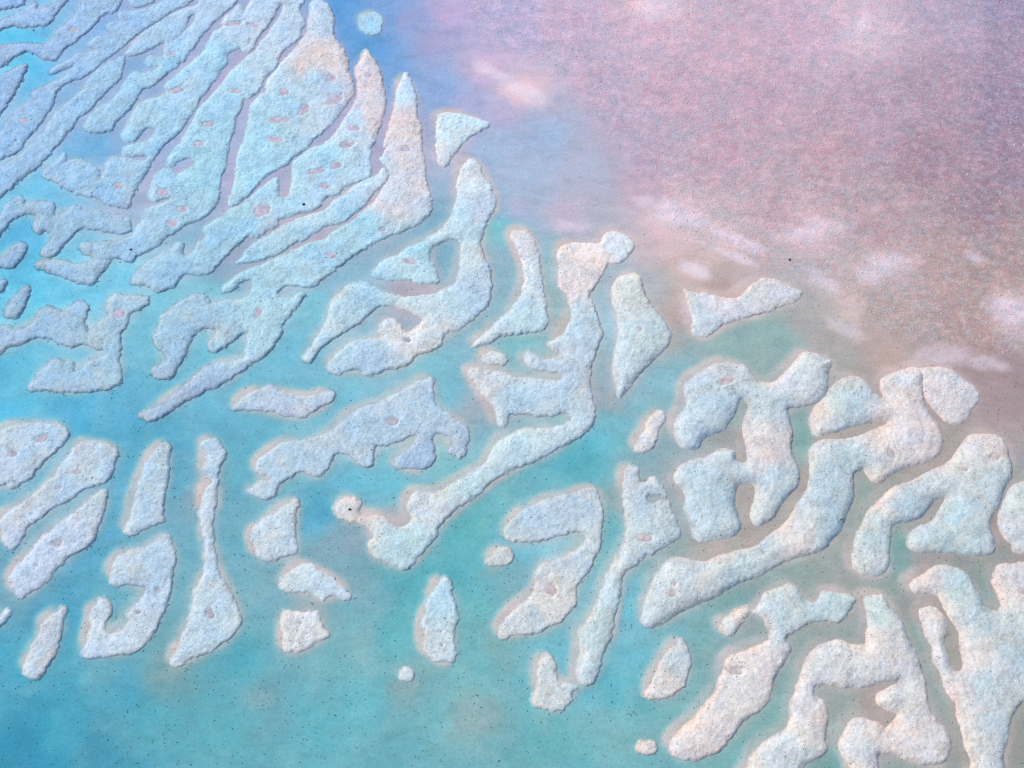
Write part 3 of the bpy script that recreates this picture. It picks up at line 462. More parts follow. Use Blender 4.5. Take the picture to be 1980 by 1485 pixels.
# lagoon floor as seen through the water: x y r g b
SEEN_BED = np.array([float(v) for v in '''
20,75,102,201,240 40,112,102,201,238 62,150,111,196,238 95,20,126,191,233 150,82,140,186,228 190,55,135,181,230 240,10,146,181,230 270,85,179,183,219 210,108,154,176,223 250,125,136,176,219 300,110,146,181,223 190,280,123,181,223 150,215,142,181,223 100,230,140,184,226 60,360,111,196,233 20,350,106,196,233 90,340,116,191,228 230,270,146,178,219 300,330,172,183,217 280,390,174,186,214 340,300,158,180,221 420,150,182,178,214 440,110,179,178,214 350,90,174,183,217 380,210,174,183,217 540,110,182,180,214 590,60,179,183,219 470,230,174,183,217 460,330,184,183,214 500,350,184,178,209 560,410,194,183,204 600,440,194,183,201 700,400,194,183,204 740,300,186,178,209 690,215,189,178,209 640,20,103,164,223 660,70,112,166,221 700,95,112,164,219 700,140,107,164,217 760,130,131,170,221 740,30,136,171,223 800,40,165,170,215 850,80,180,170,210 900,200,181,178,217 850,180,155,178,223 830,250,165,172,208 940,130,222,188,217 1010,175,250,205,213 970,220,198,182,215 880,15,204,178,217 1000,40,204,184,221 1100,40,218,183,209 1250,60,228,186,207 1260,20,241,201,212 1400,100,223,181,199 1550,60,221,183,205 1670,60,233,201,215 1660,30,233,196,212 1850,40,200,173,197 1950,20,172,151,183 1960,90,180,153,177 1950,200,171,143,169 1800,170,195,159,177 1800,300,183,146,162 1700,230,201,166,185 1600,300,208,166,179 1400,300,213,171,187 1480,200,215,173,192 1200,250,203,176,199 1150,150,213,181,205 1300,180,218,176,195 1050,270,172,188,220 1000,320,181,193,220 1150,330,190,188,211 870,300,193,190,215 960,280,174,190,220 1250,320,203,173,195 1100,420,208,186,207 1000,400,192,186,214 1300,430,238,201,207 1310,400,231,196,205 1250,370,211,176,192 1290,460,228,191,197 1450,480,211,177,180 1400,460,235,203,207 1500,400,211,173,185 1560,450,228,193,199 1700,510,224,192,193 1700,450,203,166,172 1900,400,178,143,155 1960,300,171,141,162 1900,550,194,160,157 1700,600,197,170,167 1950,610,222,192,195 1880,640,194,157,153 1820,520,202,167,165 1960,500,187,157,157 1600,650,187,174,173 1560,630,187,177,177 1450,640,156,181,180 1500,660,156,181,180 1400,570,204,169,167 1320,600,204,174,172 1340,520,226,191,187 1700,680,200,170,165 1640,600,227,197,195 1300,650,186,177,177 960,440,131,202,212 955,520,157,184,199 965,400,156,186,212 1070,500,152,194,209 1075,600,166,191,194 1170,620,154,201,220 1180,560,157,186,202 860,450,127,178,202 870,500,132,181,202 700,550,147,191,212 800,590,192,180,192 790,560,190,178,192 600,590,131,197,217 560,660,118,191,217 700,700,125,197,217 640,540,147,188,212 880,680,147,191,207 820,690,134,197,215 1000,640,124,191,199 1010,655,127,192,205 1100,650,196,184,184 400,560,122,197,217 330,570,125,199,223 250,520,118,202,233 90,555,114,201,233 50,580,102,201,233 40,440,81,178,223 60,470,91,188,228 70,520,112,201,233 150,550,116,201,233 440,500,165,170,195 420,520,150,175,200 290,650,115,191,217 340,700,117,188,212 260,600,124,194,219 430,690,108,191,217 380,690,120,191,215 100,680,104,191,223 40,740,106,191,219 150,790,91,181,217 20,790,89,191,228 150,580,106,201,233 300,830,90,171,202 400,800,114,186,212 430,830,104,176,202 250,800,105,181,212 230,930,95,176,207 350,930,90,171,202 450,900,109,181,202 455,1000,118,178,197 375,950,150,170,185 180,1050,94,171,202 100,1195,86,166,197 30,1140,124,171,191 220,1130,99,174,197 150,1240,90,171,197 200,1300,99,171,191 100,1400,77,168,194 30,1440,61,150,183 20,1300,90,174,200 300,1400,96,174,191 450,1400,104,178,191 600,1400,108,183,197 250,1330,90,171,197 200,1470,75,155,182 480,1300,92,175,194 320,1300,127,165,171 470,1200,118,179,192 700,1350,113,187,200 800,1450,115,177,189 850,1400,126,187,194 925,1390,144,177,182 780,1330,139,173,180 500,1355,125,171,183 500,1150,129,179,194 700,1180,132,182,194 690,1240,127,185,194 680,1050,152,173,188 610,1000,88,171,202 640,1080,136,173,188 700,1150,131,171,183 590,1170,152,173,180 750,930,120,197,217 870,880,129,197,207 700,900,110,191,217 740,970,117,188,209 760,995,185,175,180 600,830,124,191,212 530,820,109,184,209 850,765,121,191,212 770,740,133,191,212 900,800,160,175,190 940,780,175,178,190 870,840,127,191,212 690,740,127,194,215 650,800,117,188,212 880,1080,100,182,194 960,960,117,188,198 1060,900,107,183,198 1140,860,108,195,217 1130,885,90,175,190 920,1020,103,182,189 850,1130,95,179,192 1010,1080,118,191,215 1040,1060,122,197,219 1000,1120,140,178,188 1180,830,130,188,202 1185,760,170,175,185 1250,790,138,191,202 1300,720,141,190,205 1400,680,158,184,182 1240,740,150,188,203 1200,960,150,175,180 1180,1020,95,178,195 1160,1060,105,184,199 900,1180,118,187,194 800,1150,93,177,189 760,1230,108,185,194 900,1300,123,187,194 960,1220,131,179,183 1210,1180,109,193,215 1215,1250,112,191,212 1190,1330,110,186,202 1250,1240,133,186,197 1300,900,174,180,187 1250,880,138,175,185 1310,1000,149,176,181 1290,830,159,180,189 1100,1300,115,191,209 1080,1310,108,191,212 1050,1430,114,181,188 1200,1400,133,186,191 1300,1420,123,181,188 1400,1450,118,176,181 1250,1330,119,184,193 1370,1230,127,178,184 1450,1000,181,168,164 1370,1060,191,173,169 1450,1060,189,170,164 1330,950,174,173,174 1440,800,120,165,170 1440,850,181,170,169 1535,860,125,176,176 1550,830,139,176,177 1550,930,181,166,161 1490,890,174,166,164 1470,960,169,163,159 1650,940,161,173,169 1600,1060,171,173,169 1740,1060,127,168,169 1730,1000,144,168,167 1800,1090,171,158,157 1690,900,174,163,159 1850,850,177,163,159 1780,900,181,166,161 1600,850,187,166,161 1680,830,179,166,159 1830,800,181,163,159 1500,1110,147,173,174 1420,1180,125,170,172 1420,1250,144,173,177 1440,1220,174,173,174 1590,1170,169,173,169 1650,1130,159,168,167 1550,1100,159,173,171 1640,1130,174,168,164 1800,1180,169,163,159 1830,1170,179,158,154 1790,1240,144,168,164 1770,1300,159,170,171 1560,1270,159,170,169 1520,1330,134,173,174 1640,1360,171,173,169 1690,1360,184,163,159 1850,1400,169,168,164 1820,1330,159,168,167 1600,1450,120,165,165 1620,1400,149,173,171 1850,1280,169,163,154 1910,1150,139,163,161 1930,1450,159,156,151 1480,1380,123,176,178 1700,1470,159,168,167 1940,860,189,166,169 1950,720,172,145,150 1930,800,179,153,157 1900,720,182,155,158 1960,1050,174,148,147 1950,900,159,166,167 1930,1080,159,163,159
'''.replace(',', ' ').split()]).reshape(-1, 5)
# bank crust as lit, broad shading in the colour: x y r g b
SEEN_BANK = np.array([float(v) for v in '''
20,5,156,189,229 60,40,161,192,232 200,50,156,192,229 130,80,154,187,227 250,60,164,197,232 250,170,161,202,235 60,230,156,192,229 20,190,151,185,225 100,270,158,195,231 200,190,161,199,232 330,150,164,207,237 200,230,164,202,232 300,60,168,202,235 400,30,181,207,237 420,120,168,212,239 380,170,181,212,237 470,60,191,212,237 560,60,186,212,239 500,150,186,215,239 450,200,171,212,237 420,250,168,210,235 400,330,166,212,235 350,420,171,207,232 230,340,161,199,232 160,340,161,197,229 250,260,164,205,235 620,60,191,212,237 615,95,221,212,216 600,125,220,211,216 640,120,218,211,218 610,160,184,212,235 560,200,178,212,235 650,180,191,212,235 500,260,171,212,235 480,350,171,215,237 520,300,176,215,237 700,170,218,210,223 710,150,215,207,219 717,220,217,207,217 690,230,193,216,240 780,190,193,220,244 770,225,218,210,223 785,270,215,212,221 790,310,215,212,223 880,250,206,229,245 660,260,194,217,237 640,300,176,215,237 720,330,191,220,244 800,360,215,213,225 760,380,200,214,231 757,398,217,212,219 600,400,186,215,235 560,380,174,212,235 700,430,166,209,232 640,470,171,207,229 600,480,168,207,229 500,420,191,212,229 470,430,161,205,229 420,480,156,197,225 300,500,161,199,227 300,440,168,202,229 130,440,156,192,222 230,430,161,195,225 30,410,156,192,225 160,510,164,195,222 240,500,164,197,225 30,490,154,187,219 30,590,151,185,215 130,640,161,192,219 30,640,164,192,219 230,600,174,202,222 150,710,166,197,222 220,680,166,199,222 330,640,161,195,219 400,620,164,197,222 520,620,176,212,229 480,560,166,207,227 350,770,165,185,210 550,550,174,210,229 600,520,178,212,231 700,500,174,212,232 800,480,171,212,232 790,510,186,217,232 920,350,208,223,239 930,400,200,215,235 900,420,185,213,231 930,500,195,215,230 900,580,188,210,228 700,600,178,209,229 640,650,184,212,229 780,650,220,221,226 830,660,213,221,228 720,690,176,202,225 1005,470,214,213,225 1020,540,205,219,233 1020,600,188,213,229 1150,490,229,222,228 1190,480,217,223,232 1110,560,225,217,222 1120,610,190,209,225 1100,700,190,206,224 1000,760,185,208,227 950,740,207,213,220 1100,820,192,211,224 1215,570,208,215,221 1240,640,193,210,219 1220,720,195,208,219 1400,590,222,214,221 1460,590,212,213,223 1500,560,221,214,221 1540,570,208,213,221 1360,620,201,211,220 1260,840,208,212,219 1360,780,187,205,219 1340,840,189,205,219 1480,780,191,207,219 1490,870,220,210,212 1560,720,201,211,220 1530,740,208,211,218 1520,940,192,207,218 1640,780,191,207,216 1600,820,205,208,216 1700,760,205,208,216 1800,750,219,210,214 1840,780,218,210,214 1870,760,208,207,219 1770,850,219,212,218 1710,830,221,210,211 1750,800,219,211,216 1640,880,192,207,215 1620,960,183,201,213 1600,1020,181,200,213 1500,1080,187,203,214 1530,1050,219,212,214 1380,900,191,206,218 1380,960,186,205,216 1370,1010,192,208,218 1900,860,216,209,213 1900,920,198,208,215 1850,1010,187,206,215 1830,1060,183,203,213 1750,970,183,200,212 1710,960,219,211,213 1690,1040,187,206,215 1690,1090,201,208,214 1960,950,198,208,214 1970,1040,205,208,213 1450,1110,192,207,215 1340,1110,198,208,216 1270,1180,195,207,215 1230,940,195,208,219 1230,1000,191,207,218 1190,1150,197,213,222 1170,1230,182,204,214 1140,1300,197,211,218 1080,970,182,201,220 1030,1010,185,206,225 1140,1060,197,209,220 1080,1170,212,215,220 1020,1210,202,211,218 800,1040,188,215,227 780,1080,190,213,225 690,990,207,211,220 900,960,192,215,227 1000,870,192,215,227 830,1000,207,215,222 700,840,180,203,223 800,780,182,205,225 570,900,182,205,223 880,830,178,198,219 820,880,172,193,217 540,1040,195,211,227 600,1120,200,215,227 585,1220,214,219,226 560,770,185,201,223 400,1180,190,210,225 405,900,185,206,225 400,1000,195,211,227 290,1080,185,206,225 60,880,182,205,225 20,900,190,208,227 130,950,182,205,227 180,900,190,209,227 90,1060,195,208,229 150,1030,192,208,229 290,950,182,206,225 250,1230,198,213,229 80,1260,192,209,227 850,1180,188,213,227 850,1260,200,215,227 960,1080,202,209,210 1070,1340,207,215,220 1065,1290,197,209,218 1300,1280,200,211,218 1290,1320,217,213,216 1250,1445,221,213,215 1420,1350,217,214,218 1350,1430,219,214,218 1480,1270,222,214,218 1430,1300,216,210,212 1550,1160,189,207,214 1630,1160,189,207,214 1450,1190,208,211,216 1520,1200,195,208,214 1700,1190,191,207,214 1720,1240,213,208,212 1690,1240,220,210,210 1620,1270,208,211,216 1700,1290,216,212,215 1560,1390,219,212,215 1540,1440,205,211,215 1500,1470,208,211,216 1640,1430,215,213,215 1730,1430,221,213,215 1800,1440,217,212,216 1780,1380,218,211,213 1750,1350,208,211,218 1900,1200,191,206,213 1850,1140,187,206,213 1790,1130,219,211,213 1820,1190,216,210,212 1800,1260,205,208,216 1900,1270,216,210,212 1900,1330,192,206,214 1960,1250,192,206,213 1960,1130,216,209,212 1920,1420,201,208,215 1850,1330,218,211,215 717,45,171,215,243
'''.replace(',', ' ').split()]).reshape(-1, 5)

# sand shoals: x, y, half length, half width, turn, amount
SHOALS = np.array([float(v) for v in '''
1310 418 50 28 20 1
1440 470 60 13 25 1
1410 492 50 9 25 0.9
1560 448 62 22 -10 0.9
1700 515 62 26 -15 0.9
1880 497 22 13 0 0.8
1600 548 42 16 30 0.8
1960 602 45 26 0 0.9
1345 522 32 14 30 0.9
1640 640 40 14 30 0.5
1012 176 52 17 30 0.9
955 140 50 14 30 0.9
1672 50 18 45 8 0.8
1270 18 42 28 0 0.7
1830 690 60 22 -5 0.7
1930 830 40 30 20 0.7
1900 700 50 14 10 0.6
1250 390 30 16 0 0.6
1330 600 22 30 0 0.7
1120 440 40 14 0 0.5
500 1355 38 13 -5 0.7
320 1305 50 12 -12 0.9
790 1315 22 45 35 0.9
700 1235 22 42 0 0.6
925 1390 26 30 0 0.55
690 1140 45 22 15 0.6
640 1060 35 30 0 0.5
195 1305 45 18 -10 0.7
55 1335 34 12 -20 0.8
300 1275 30 10 0 0.6
1215 1345 18 16 0 0.8
1215 1450 32 10 0 0.9
958 1100 28 20 0 0.8
845 1285 30 16 0 0.7
480 1180 16 24 0 0.6
560 1260 40 12 0 0.6
720 1175 30 12 20 0.6
1045 1400 22 22 20 0.7
760 1000 28 18 0 0.8
905 790 26 26 0 0.7
275 700 22 28 20 0.7
300 690 20 14 0 0.6
800 588 48 12 8 0.8
470 1090 18 18 0 0.4
375 960 10 70 5 0.6
1190 780 14 24 0 0.7
1350 1060 60 12 -8 0.5
1500 1060 40 10 -20 0.5
1100 660 18 18 0 0.7
30 1130 14 16 0 0.7
'''.split()]).reshape(-1, 6)
# pools on the banks: bank, x, y, half length, half width, turn
POOLS = [l.split() for l in '''
notched 332 105 10 4 0
twin 453 47 16 6 -5
twin 490 51 13 4 15
twin 344 176 15 6 -15
twin 405 241 13 6 0
twin 387 280 13 6 0
twin 454 178 13 5 0
twin 229 360 10 8 20
twin 353 406 9 8 0
twin 333 432 10 8 0
twin 315 374 12 7 0
spearhead 684 250 14 6 5
spearhead 670 282 15 7 -15
spearhead 616 333 18 6 -8
spearhead 652 321 10 8 0
spearhead 630 362 11 6 0
spearhead 508 408 15 13 -20
spearhead 712 147 7 7 0
peak 548 180 10 8 -30
peak 589 212 9 13 30
peak 542 234 23 6 -5
peak 647 194 16 10 -30
peak 532 271 16 7 10
peak 641 153 8 8 0
horn 783 289 12 6 0
horn 640 495 11 7 0
horn 499 606 7 11 20
horn 740 445 6 4 0
sprawl 230 607 11 10 0
swan 792 507 14 6 10
swan 787 658 9 6 0
club 150 914 10 5 0
club 115 943 6 6 0
sabre 110 1051 11 8 0
sabre 72 1093 5 4 0
dome 25 877 9 7 0
dome 82 847 12 7 -30
hook 269 1184 8 5 0
hook 307 1142 5 5 0
paddle 407 1185 8 11 -20
bottle 854 1247 4 4 0
bottle 850 1220 5 3 0
block 580 1204 5 3 0
sickle 1065 1139 12 11 0
key 1247 1042 14 9 0
arm 1297 1148 8 8 0
arm 1303 1129 4 5 0
arm 1720 877 7 14 -10
chair 1402 738 14 9 -20
pliers 1920 886 10 6 -20
pliers 1861 909 9 4 0
jay 1061 1343 6 4 0
paw 760 814 11 9 0
sole 1236 638 7 5 0
bent 142 59 8 7 0
spurred 47 235 8 6 0
dancer 1420 1298 15 8 0
anvil 1975 1145 8 7 0
'''.strip().splitlines()]

# dome height of the pillowy banks (the others are low and flat)
DOME = dict(arm=0.72, pliers=0.72, harp=0.62, anvil=0.60, chair=0.72, cheek=0.50, rightcap=0.6, dancer=0.52, sole=0.62, shelf=0.42,
            snake=0.44, boot=0.44, triangle=0.42, key=0.44, swan=0.42, peak=0.42, spearhead=0.42, horn=0.40, strip=0.38, twin=0.38,
            notched=0.36, cube=0.04, pebble=0.10, dot=0.08, crumb=0.08, button=0.25, nub=0.2)

# ------------------------------------------------------------------ the banks' outlines on the ground
SHORE = {k: smooth_poly(ground(p)) for k, p in BANKS.items()}
STEP = 0.2
DENSE = ('spurred', 'longridge', 'notched', 'twin', 'peak', 'spearhead', 'strip', 'horn', 'bent', 'cheek', 'arm')   # hardly parted
GROW = 0.14                                                   # the crust overhangs the surveyed waterline a little
bed_pts = ground(SEEN_BED[:, :2]); bed_col = lin(SEEN_BED[:, 2:]); bed_lin = np.log(bed_col)
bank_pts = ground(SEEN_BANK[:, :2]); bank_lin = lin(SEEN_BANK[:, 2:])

# ------------------------------------------------------------------ lagoon bed
corners = ground(np.array([[0, 0], [PW, 0], [0, PH], [PW, PH]]))
x0, y0 = corners.min(0) - 12; x1, y1 = corners.max(0) + 12
BS = 0.4
xs = np.arange(x0, x1, BS); ys = np.arange(y0, y1, BS)
gx, gy = np.meshgrid(xs, ys)
mask = np.zeros(gx.shape)
sd_bed = np.full(gx.shape, -50.0)
for k, poly in SHORE.items():
    lo = poly.min(0) - 3; hi = poly.max(0) + 3
    i0, i1 = np.searchsorted(xs, [lo[0], hi[0]]); j0, j1 = np.searchsorted(ys, [lo[1], hi[1]])
    sub = np.s_[j0:j1, i0:i1]
    sd_bed[sub] = np.maximum(sd_bed[sub], signed_dist(gx[sub], gy[sub], poly))
mask = (sd_bed > 0).astype(float)

def lagoon(x, y):
    """colour seen and crustiness of the floor at a place"""
    wx = x + 2.2 * fbm(x, y, 9.0, 5, 3); wy = y + 2.2 * fbm(x, y, 9.0, 6, 3)
    seen = np.exp(idw(wx, wy, bed_pts, bed_lin, 3.2, 2.0))
    return seen

# the outer margins in widening steps, so that the sheet reaches far past the view
ext = np.array([4, 10, 20, 40, 80, 160, 320, 640, 1300, 2600, 5000.0])
XS = np.concatenate([xs[0] - ext[::-1], xs, xs[-1] + ext]); YS = np.concatenate([ys[0] - ext[::-1], ys, ys[-1] + ext])
GX, GY = np.meshgrid(XS, YS)
n = len(ext)
near = np.pad(box_blur(mask, 1.5 / BS), n, mode='edge')
sh = np.roll(np.roll(mask, -int(round(1.2 / BS)), 1), int(round(0.7 / BS)), 0)     # sand drifts up on the upper left shores
lee = np.maximum(np.pad(box_blur(sh, 1.2 / BS), n, mode='edge'), 0.75 * near)
lee = lee * np.clip(0.95 + 1.25 * fbm(GX, GY, 6.0, 14, 4) , 0.05, 1.7)
lee = lee * (1 - 0.7 * sstep(0, 30, -GX - 8) * sstep(-8, 18, GY))       # the cut channels of the upper left hold little drift
wide = np.pad(box_blur(mask, 4.0 / BS), n, mode='edge')
seen = lagoon(GX, GY)
seen = seen / K_BED
ratio = 1.10
depth = np.log(np.maximum(ratio * seen[..., 1] / seen[..., 0], 1.0)) / (PATH * (ABSORB[0] - ABSORB[1]))
depth = np.clip(depth, 0.01, 0.46)
pigment = seen / np.exp(-ABSORB * PATH * depth[..., None])
lum = pigment.mean(-1, keepdims=True)
pigment = np.clip(pigment, 0.06, 0.82)
flat = 1 - sstep(0.024, 0.09, depth)                                     # the pink flat is bare, hard and crusty
flat_poly = smooth_poly(ground(np.array([[860, -240], [890, 0], [960, 90], [1080, 150], [1180, 260], [1270, 380], [1340, 470], [1480, 520], [1640, 590],
                                         [1760, 660], [1980, 690], [2350, 700], [2350, -260]])))
crust = np.pad(sstep(-2.5, 3.5, signed_dist(gx, gy, flat_poly) + 2.0 * fbm(gx, gy, 6.0, 15, 3)), n, mode='edge')
# pale shoals: drifts of clean sand under the water and on the flat
shoal = np.zeros(GX.shape); pale = np.zeros(GX.shape)
for (px_, py_, rx_, ry_, ro_, am_) in SHOALS:
    c_ = ground(np.array([px_, py_])); k_ = (ground(np.array([px_ + 10, py_]))[0] - c_[0]) / 10; a_ = math.radians(-ro_)
    u_ = (GX - c_[0]) * math.cos(a_) + (GY - c_[1]) * math.sin(a_); w_ = -(GX - c_[0]) * math.sin(a_) + (GY - c_[1]) * math.cos(a_)
    r_ = np.sqrt((u_ / (rx_ * k_)) ** 2 + (w_ / (ry_ * k_)) ** 2) + 0.95 * fbm(GX, GY, 3.4, 16, 5, 0.62)
    if py_ < 720 and px_ > 860:
        pale = np.maximum(pale, 1.0 * am_ * (1 - sstep(0.25, 1.45, r_)))
    else:
        shoal = np.maximum(shoal, 0.32 * am_ * (1 - sstep(0.25, 1.45, r_)))
sm = pale[..., None]
pigment = pigment * (1 - 0.72 * sm) + np.array([0.82, 0.68, 0.74]) * 0.72 * sm
sm = shoal[..., None]
pigment = pigment * (1 - 0.5 * sm) + np.array([0.70, 0.56, 0.50]) * 0.5 * sm
depth = depth * (1 - 0.62 * np.maximum(shoal, pale))
# shallows round the banks, deeper scour on their lower right sides
depth = depth * (1 + 0.16 * fbm(GX, GY, 7.0, 11, 4) + 0.10 * fbm(GX, GY, 2.0, 12, 2))
depth = depth * (1 - (0.80 - 0.45 * sstep(0.30, 0.55, wide)) * sstep(0.06, 0.62, lee)) * (1 - 0.35 * sstep(0.15, 0.75, wide) * sstep(0.08, 0.24, depth))
depth = depth * (1 - 0.40 * sstep(0.04, 0.5, near))
depth = np.clip(depth, 0.008, 0.55)
# sand of the shallows is pinker and paler than the silt
pk = (sstep(0.03, 0.4, lee) * (1 - 0.3 * flat) * (1 - 0.7 * sstep(0.34, 0.6, wide)))[..., None]
pigment = pigment * (1 - 0.8 * pk) + np.array([0.70, 0.54, 0.49]) * 0.8 * pk
BZ = -depth + 0.03 * crust * fbm(GX, GY, 1.6, 21, 3) + 0.012 * fbm(GX, GY, 1.2, 22, 2)
BZ = np.minimum(BZ, -0.004 + 0.03 * crust)
far = np.maximum(np.abs(GX) / 400, np.abs(GY) / 400) > 1
BZ[far] = -0.3
bed_me = mesh_from("lagoon_bed", np.stack([GX.ravel(), GY.ravel(), BZ.ravel()], 1), grid_faces(np.ones(GX.shape, bool)),
                   {'pigment': pigment.reshape(-1, 3)}, {'crust': crust.ravel()})
bed = link("lagoon_bed", bed_me, M_BED)
bed['kind'] = 'structure'; bed['label'] = 'pale silty lagoon bed turning to a pink crusty flat at the upper right'

# ------------------------------------------------------------------ water: one body from the surface to below the bed
L = 5200.0
wv = np.array([[-L, -L, 0], [L, -L, 0], [L, L, 0], [-L, L, 0], [-L, -L, -6], [L, -L, -6], [L, L, -6], [-L, L, -6]], float)
wf = np.array([[0, 1, 2, 3], [7, 6, 5, 4], [0, 4, 5, 1], [1, 5, 6, 2], [2, 6, 7, 3], [3, 7, 4, 0]])
water = link("water", mesh_from("water", wv, wf, smooth=False), M_WATER)
water['kind'] = 'structure'; water['label'] = 'clear shallow turquoise lagoon water'

# ------------------------------------------------------------------ small lumps scattered as one mesh
def lumps(name, px, py, pz, rad, mat, rng, flat=0.7, parent=None):
    """low faceted lumps: a five-sided ring and a top point, uneven"""
    m = len(px); k = 5
    a = np.arange(k) * 2 * math.pi / k + rng.random((m, 1)) * 6.28
    rr = rad[:, None] * (0.7 + 0.6 * rng.random((m, k)))
    ring = np.stack([px[:, None] + rr * np.cos(a), py[:, None] + rr * np.sin(a), np.repeat((pz - 0.05)[:, None], k, 1)], -1)
    top = np.stack([px + rad * 0.3 * rng.normal(size=m), py + rad * 0.3 * rng.normal(size=m), pz + rad * flat], -1)[:, None]
    v = np.concatenate([ring, top], 1)
    b = np.arange(m)[:, None] * (k + 1)
    f = np.stack([np.stack([b[:, 0] + i, b[:, 0] + (i + 1) % k, b[:, 0] + k], 1) for i in range(k)], 1).reshape(-1, 3)
    o = link(name, mesh_from(name, v.reshape(-1, 3), f, smooth=False), mat, parent)
    o['kind'] = 'stuff'
    return o

# ------------------------------------------------------------------ the banks
pools_of = {}
for p in POOLS:
    pools_of.setdefault(p[0], []).append([float(v) for v in p[1:]])

rng = np.random.default_rng(4)
CREST = {}
for key, poly in SHORE.items():
    lo = poly.min(0) - 2.2; hi = poly.max(0) + 2.2
    bx = np.arange(math.floor(lo[0] / STEP) * STEP, hi[0], STEP); by = np.arange(math.floor(lo[1] / STEP) * STEP, hi[1], STEP)
    X, Y = np.meshgrid(bx, by)
    sd = signed_dist(X, Y, poly)
    dome = DOME.get(key, 0.16)
    soft = sstep(0.3, 0.8, dome)                               # pillowy banks have smooth shores, the low ones crumble
    # which way the nearest shore faces: drifted up gently on the upper left, cut steep on the lower right
    gy_, gx_ = np.gradient(sd, STEP)
    side = -(gx_ * SUN_AZ[0] + gy_ * SUN_AZ[1])
    side = box_blur(side, 0.8 / STEP)
    lit = sstep(-0.55, 0.65, side)
    s = sd + (0.34 if key in DENSE else GROW) + (0.30 - 0.16 * soft) * fbm(X, Y, 2.6, 41, 3) + (0.20 - 0.11 * soft) * vnoise(X, Y, 0.6, 42)
    tiny = key in ('cube', 'dot', 'crumb', 'pebble')
    edge = 0.05 if key == 'cube' else 0.12 if tiny else 0.22 + 0.44 * soft
    ins = np.maximum(s, 0)
    rim = np.exp(0.5 * fbm(X, Y, 7.0, 43, 2))                   # no two stretches of shore alike
    w = (0.16 + 0.50 * soft) * (1 - lit) + (0.45 + 1.2 * soft) * lit
    Z = edge * (1 - np.exp(-ins / (w * rim))) + dome * 0.48 * (1 - np.exp(-ins / 3.0))
    inner = sstep(0.2, 1.6, s)
    Z += inner * (0.26 * min(1, dome + 0.1) * fbm(X, Y, 9.0, 51, 3) + 0.10 * fbm(X, Y, 3.2, 52, 3) * min(1, 0.5 + dome))
    Z -= inner * 0.10 * sstep(0.18, 0.55, fbm(X, Y, 4.2, 57, 4)) * (1.0 if key in DENSE else 0.5)   # sunken, worn places
    Z += sstep(0, 0.5, s) * (0.05 * fbm(X, Y, 1.0, 53, 2) + 0.045 * vnoise(X, Y, 0.42, 54))
    out = np.minimum(s, 0)
    shelf = 0.08 * lit + 0.75 * (1 - lit)
    Z = np.where(s < 0, out * shelf - 0.30 * out * out, Z)
    fringe = (1 - sstep(0.0, 0.9 + 0.8 * soft, s)) * np.clip(0.75 + 0.9 * fbm(X, Y, 4.0, 44, 3), 0, 1) * (0.35 + 0.65 * lit)
    shore = np.maximum(1 - sstep(0.0, 0.08 if tiny else 0.12, Z), 0.8 * fringe)
    plist = []; pan = np.zeros_like(Z)
    for (px, py, rx, ry, rot) in pools_of.get(key, []):
        c = ground(np.array([px, py])); sx = ground(np.array([px + 10, py]))[0] - c[0]; sc = sx / 10
        a = math.radians(-rot)
        u = (X - c[0]) * math.cos(a) + (Y - c[1]) * math.sin(a); w = -(X - c[0]) * math.sin(a) + (Y - c[1]) * math.cos(a)
        wob = 1 + 0.45 * fbm(X, Y, 1.1, 61, 3)
        r = np.sqrt((u / (rx * sc)) ** 2 + (w / (ry * sc)) ** 2) / wob
        hole = 1 - sstep(0.95, 1.35, r)
        pan = np.maximum(pan, (1 - sstep(1.1, 1.9, r)) * np.clip(0.7 + 0.9 * fbm(X, Y, 1.5, 63, 2), 0, 1))
        core = Z[(r < 1.25) & (s > 0.1)]
        floor = max(0.08, (np.percentile(core, 15) if core.size else 0.4) - 0.10)
        Z = np.where(s > 0, Z * (1 - hole) + np.minimum(Z, floor - 0.06 * (1 - np.clip(r, 0, 1))) * hole, Z)
        plist.append((c, a, rx * sc, ry * sc, floor))
    CREST[key] = (bx, by, Z)
    keep = s > -1.45
    keep[1:] |= keep[:-1]; keep[:, 1:] |= keep[:, :-1]
    f = grid_faces(keep)
    vx, vy, vz, vs = X[keep], Y[keep], Z[keep], shore[keep]
    wx = vx + 1.6 * fbm(vx, vy, 5.0, 71, 3); wy = vy + 1.6 * fbm(vx, vy, 5.0, 72, 3)
    tint = np.clip((1 + pan[keep][:, None] * np.array([0.10, 0.03, 0.0])) * idw(wx, wy, bank_pts, bank_lin, 3.5, 1.5) / K_BANK, 0.1, 0.88)  # broad light and shade of the seen colours stays painted in the tint
    cen = poly.mean(0)
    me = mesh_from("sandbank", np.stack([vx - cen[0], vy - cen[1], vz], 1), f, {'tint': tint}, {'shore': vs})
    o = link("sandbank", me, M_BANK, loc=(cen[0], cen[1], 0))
    o['label'] = LABELS[key]; o['category'] = 'sandbank'; o['group'] = 'sandbanks of the lagoon'
    # its pools: sheets of pink mud
    for (c, a, rx, ry, fl) in plist:
        m = 28; th = np.arange(m) * 2 * math.pi / m
        rr = 1.0 + 0.16 * np.sin(2 * th + 3 * c[1]) + 0.13 * np.sin(3 * th + c[0]) + 0.09 * np.sin(5 * th + 2 * c[1]) + 0.06 * np.sin(8 * th + c[0])
        ring = [np.array([[0, 0, fl + 0.01]])]
        for q, zz in ((0.7, 0.0), (1.2, 0.0), (1.34, -0.06)):
            uu = rx * rr * q * np.cos(th); ww = ry * rr * q * np.sin(th)
            ring.append(np.stack([uu * math.cos(a) - ww * math.sin(a), uu * math.sin(a) + ww * math.cos(a), np.full(m, fl + 0.01 + zz)], 1))
        v = np.concatenate(ring, 0); fs = []
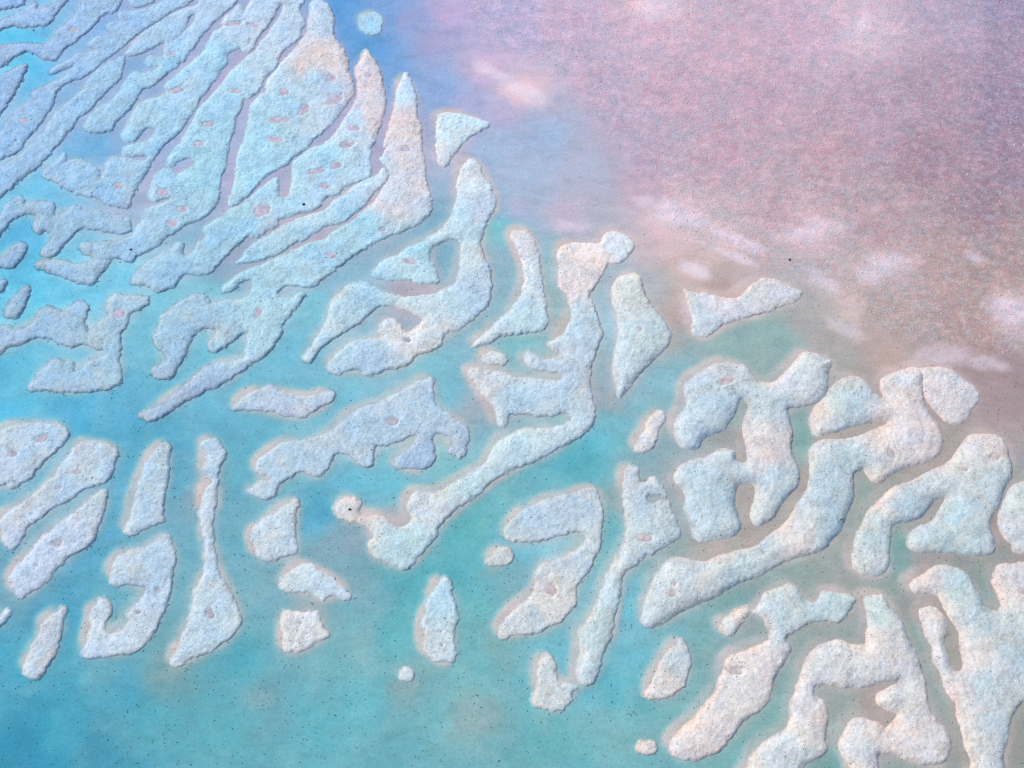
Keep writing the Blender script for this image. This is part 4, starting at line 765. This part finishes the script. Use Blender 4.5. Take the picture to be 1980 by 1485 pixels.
        for i in range(m):
            j = (i + 1) % m
            fs.append((0, 1 + i, 1 + j))
            for lv in range(2):
                p0 = 1 + lv * m
                fs.append((p0 + i, p0 + m + i, p0 + m + j)); fs.append((p0 + i, p0 + m + j, p0 + j))
        link("tide_pool", mesh_from("tide_pool", v, np.array(fs)), M_POOLS[0 if c[1] > 12 and c[0] < 10 else (1 if c[0] < -10 else 2)], o, (c[0] - cen[0], c[1] - cen[1], 0))
    # crust broken off the steep shores
    cand = np.argwhere((s > -0.55) & (s < 0.12) & (lit < 0.45))
    cnt = int(len(cand) * STEP * STEP * 2.2)
    if cnt > 8:
        pick = cand[rng.integers(0, len(cand), cnt)]
        qx = X[pick[:, 0], pick[:, 1]] + rng.uniform(-.1, .1, cnt); qy = Y[pick[:, 0], pick[:, 1]] + rng.uniform(-.1, .1, cnt)
        sel = fbm(qx, qy, 3.0, 83, 2) + rng.normal(size=cnt) * 0.2 > 0.05
        qx, qy, qz = qx[sel], qy[sel], np.maximum(Z[pick[:, 0], pick[:, 1]][sel], -0.12)
        if len(qx) > 4:
            lumps("rubble", qx - cen[0], qy - cen[1], qz, 0.06 + 0.16 * rng.random(len(qx)) ** 2, M_RUBBLE, rng, 0.9, o)
    # pebbles lying on the crust
    cand = np.argwhere((s > 0.25))
    area = len(cand) * STEP * STEP
    cnt = int(area * 1.2)
    if cnt > 2:
        pick = cand[rng.integers(0, len(cand), cnt)]
        ppx = X[pick[:, 0], pick[:, 1]] + rng.uniform(-.1, .1, cnt); ppy = Y[pick[:, 0], pick[:, 1]] + rng.uniform(-.1, .1, cnt)
        dens = fbm(ppx, ppy, 5.0, 81, 2) + rng.normal(size=cnt) * 0.3 > 0.0
        ppx, ppy, ppz = ppx[dens], ppy[dens], Z[pick[:, 0], pick[:, 1]][dens]
        if len(ppx) > 2:
            lumps("pebbles", ppx - cen[0], ppy - cen[1], ppz, 0.055 + 0.10 * rng.random(len(ppx)) ** 3, M_PEB, rng, 0.8, o)

# ------------------------------------------------------------------ loose growth on the bed, crust flakes on the flat
def bed_at(px, py):
    i = np.clip(((px - xs[0]) / BS).astype(int), 0, len(xs) - 1) + n; j = np.clip(((py - ys[0]) / BS).astype(int), 0, len(ys) - 1) + n
    return BZ[j, i], crust[j, i], np.pad(sd_bed, n, constant_values=-50)[j, i]

m = 44000
px = rng.uniform(xs[0], xs[-1], m); py = rng.uniform(ys[0], ys[-1], m)
z, cr, sdv = bed_at(px, py)
sw = 0.75 - 0.012 * (py + 20) + 0.0 * px                       # thicker towards the near open water
ok = (sdv < -0.6) & (cr < 0.5) & (fbm(px, py, 6.0, 91, 3) * 0.5 + rng.random(m) < sw * 0.62)
o = lumps("algae_tufts", px[ok], py[ok], z[ok], 0.06 + 0.12 * rng.random(ok.sum()) ** 2.5, M_TUFT, rng, 0.8)
o['label'] = 'dark specks of algae dotting the turquoise lagoon bed'
o['category'] = 'algae'
m = 40000
px = rng.uniform(xs[0], xs[-1], m); py = rng.uniform(ys[0], ys[-1], m)
z, cr, sdv = bed_at(px, py)
ok = (sdv < -1.0) & (cr > 0.35) & (fbm(px, py, 8.0, 95, 3) + rng.normal(size=m) * 0.25 > 0.0)
o = lumps("crust_flakes", px[ok], py[ok], z[ok] + 0.03, 0.07 + 0.18 * rng.random(ok.sum()) ** 3, M_FLAKE, rng, 0.7)
o['label'] = 'small raised salt flakes littering the pink flat'
o['category'] = 'salt crust'
ok = (sdv < -1.0) & (cr > 0.2) & ~ok & (rng.random(m) < 0.35)
o = lumps("mud_specks", px[ok], py[ok], z[ok] + 0.02, 0.06 + 0.08 * rng.random(ok.sum()) ** 2, M_PEB, rng, 0.7)
o['label'] = 'dark mud specks scattered over the pink flat'
o['category'] = 'mud'

# ------------------------------------------------------------------ single dark rocks
def rock(px, py, size, bank, label):
    c = ground(np.array([px, py]))
    if bank:
        bx, by, Z = CREST[bank]
        zz = Z[np.searchsorted(by, c[1]), np.searchsorted(bx, c[0])]
    else:
        zz = bed_at(c[:1], c[1:])[0][0]
    me = bpy.data.meshes.new("rock")
    bm = bmesh.new(); bmesh.ops.create_icosphere(bm, subdivisions=2, radius=size)
    for v in bm.verts:
        k = 1 + 0.28 * math.sin(v.co.x * 3.6 / size + px) * math.cos(v.co.y * 2.8 / size + py) + 0.12 * math.sin(v.co.z * 4 / size)
        v.co *= k; v.co.z *= 0.7; v.co.x *= 1.25
    bm.to_mesh(me); bm.free()
    o = link("rock", me, M_ROCK, loc=(c[0], c[1], zz + 0.25 * size))
    o['label'] = label; o['category'] = 'rock'; o['group'] = 'lone dark rocks'
rock(588, 397, 0.24, 'spearhead', 'dark rock on the bank with the needle tip and curling tail, upper left')
rock(254, 484, 0.20, 'twin', 'dark rock near the lower end of the huge branching sandbank')
rock(1527, 502, 0.20, None, 'dark rock lying on the pink flat right of centre')
rock(677, 986, 0.20, 'snake', 'dark rock on the round head of the longest winding sandbank')
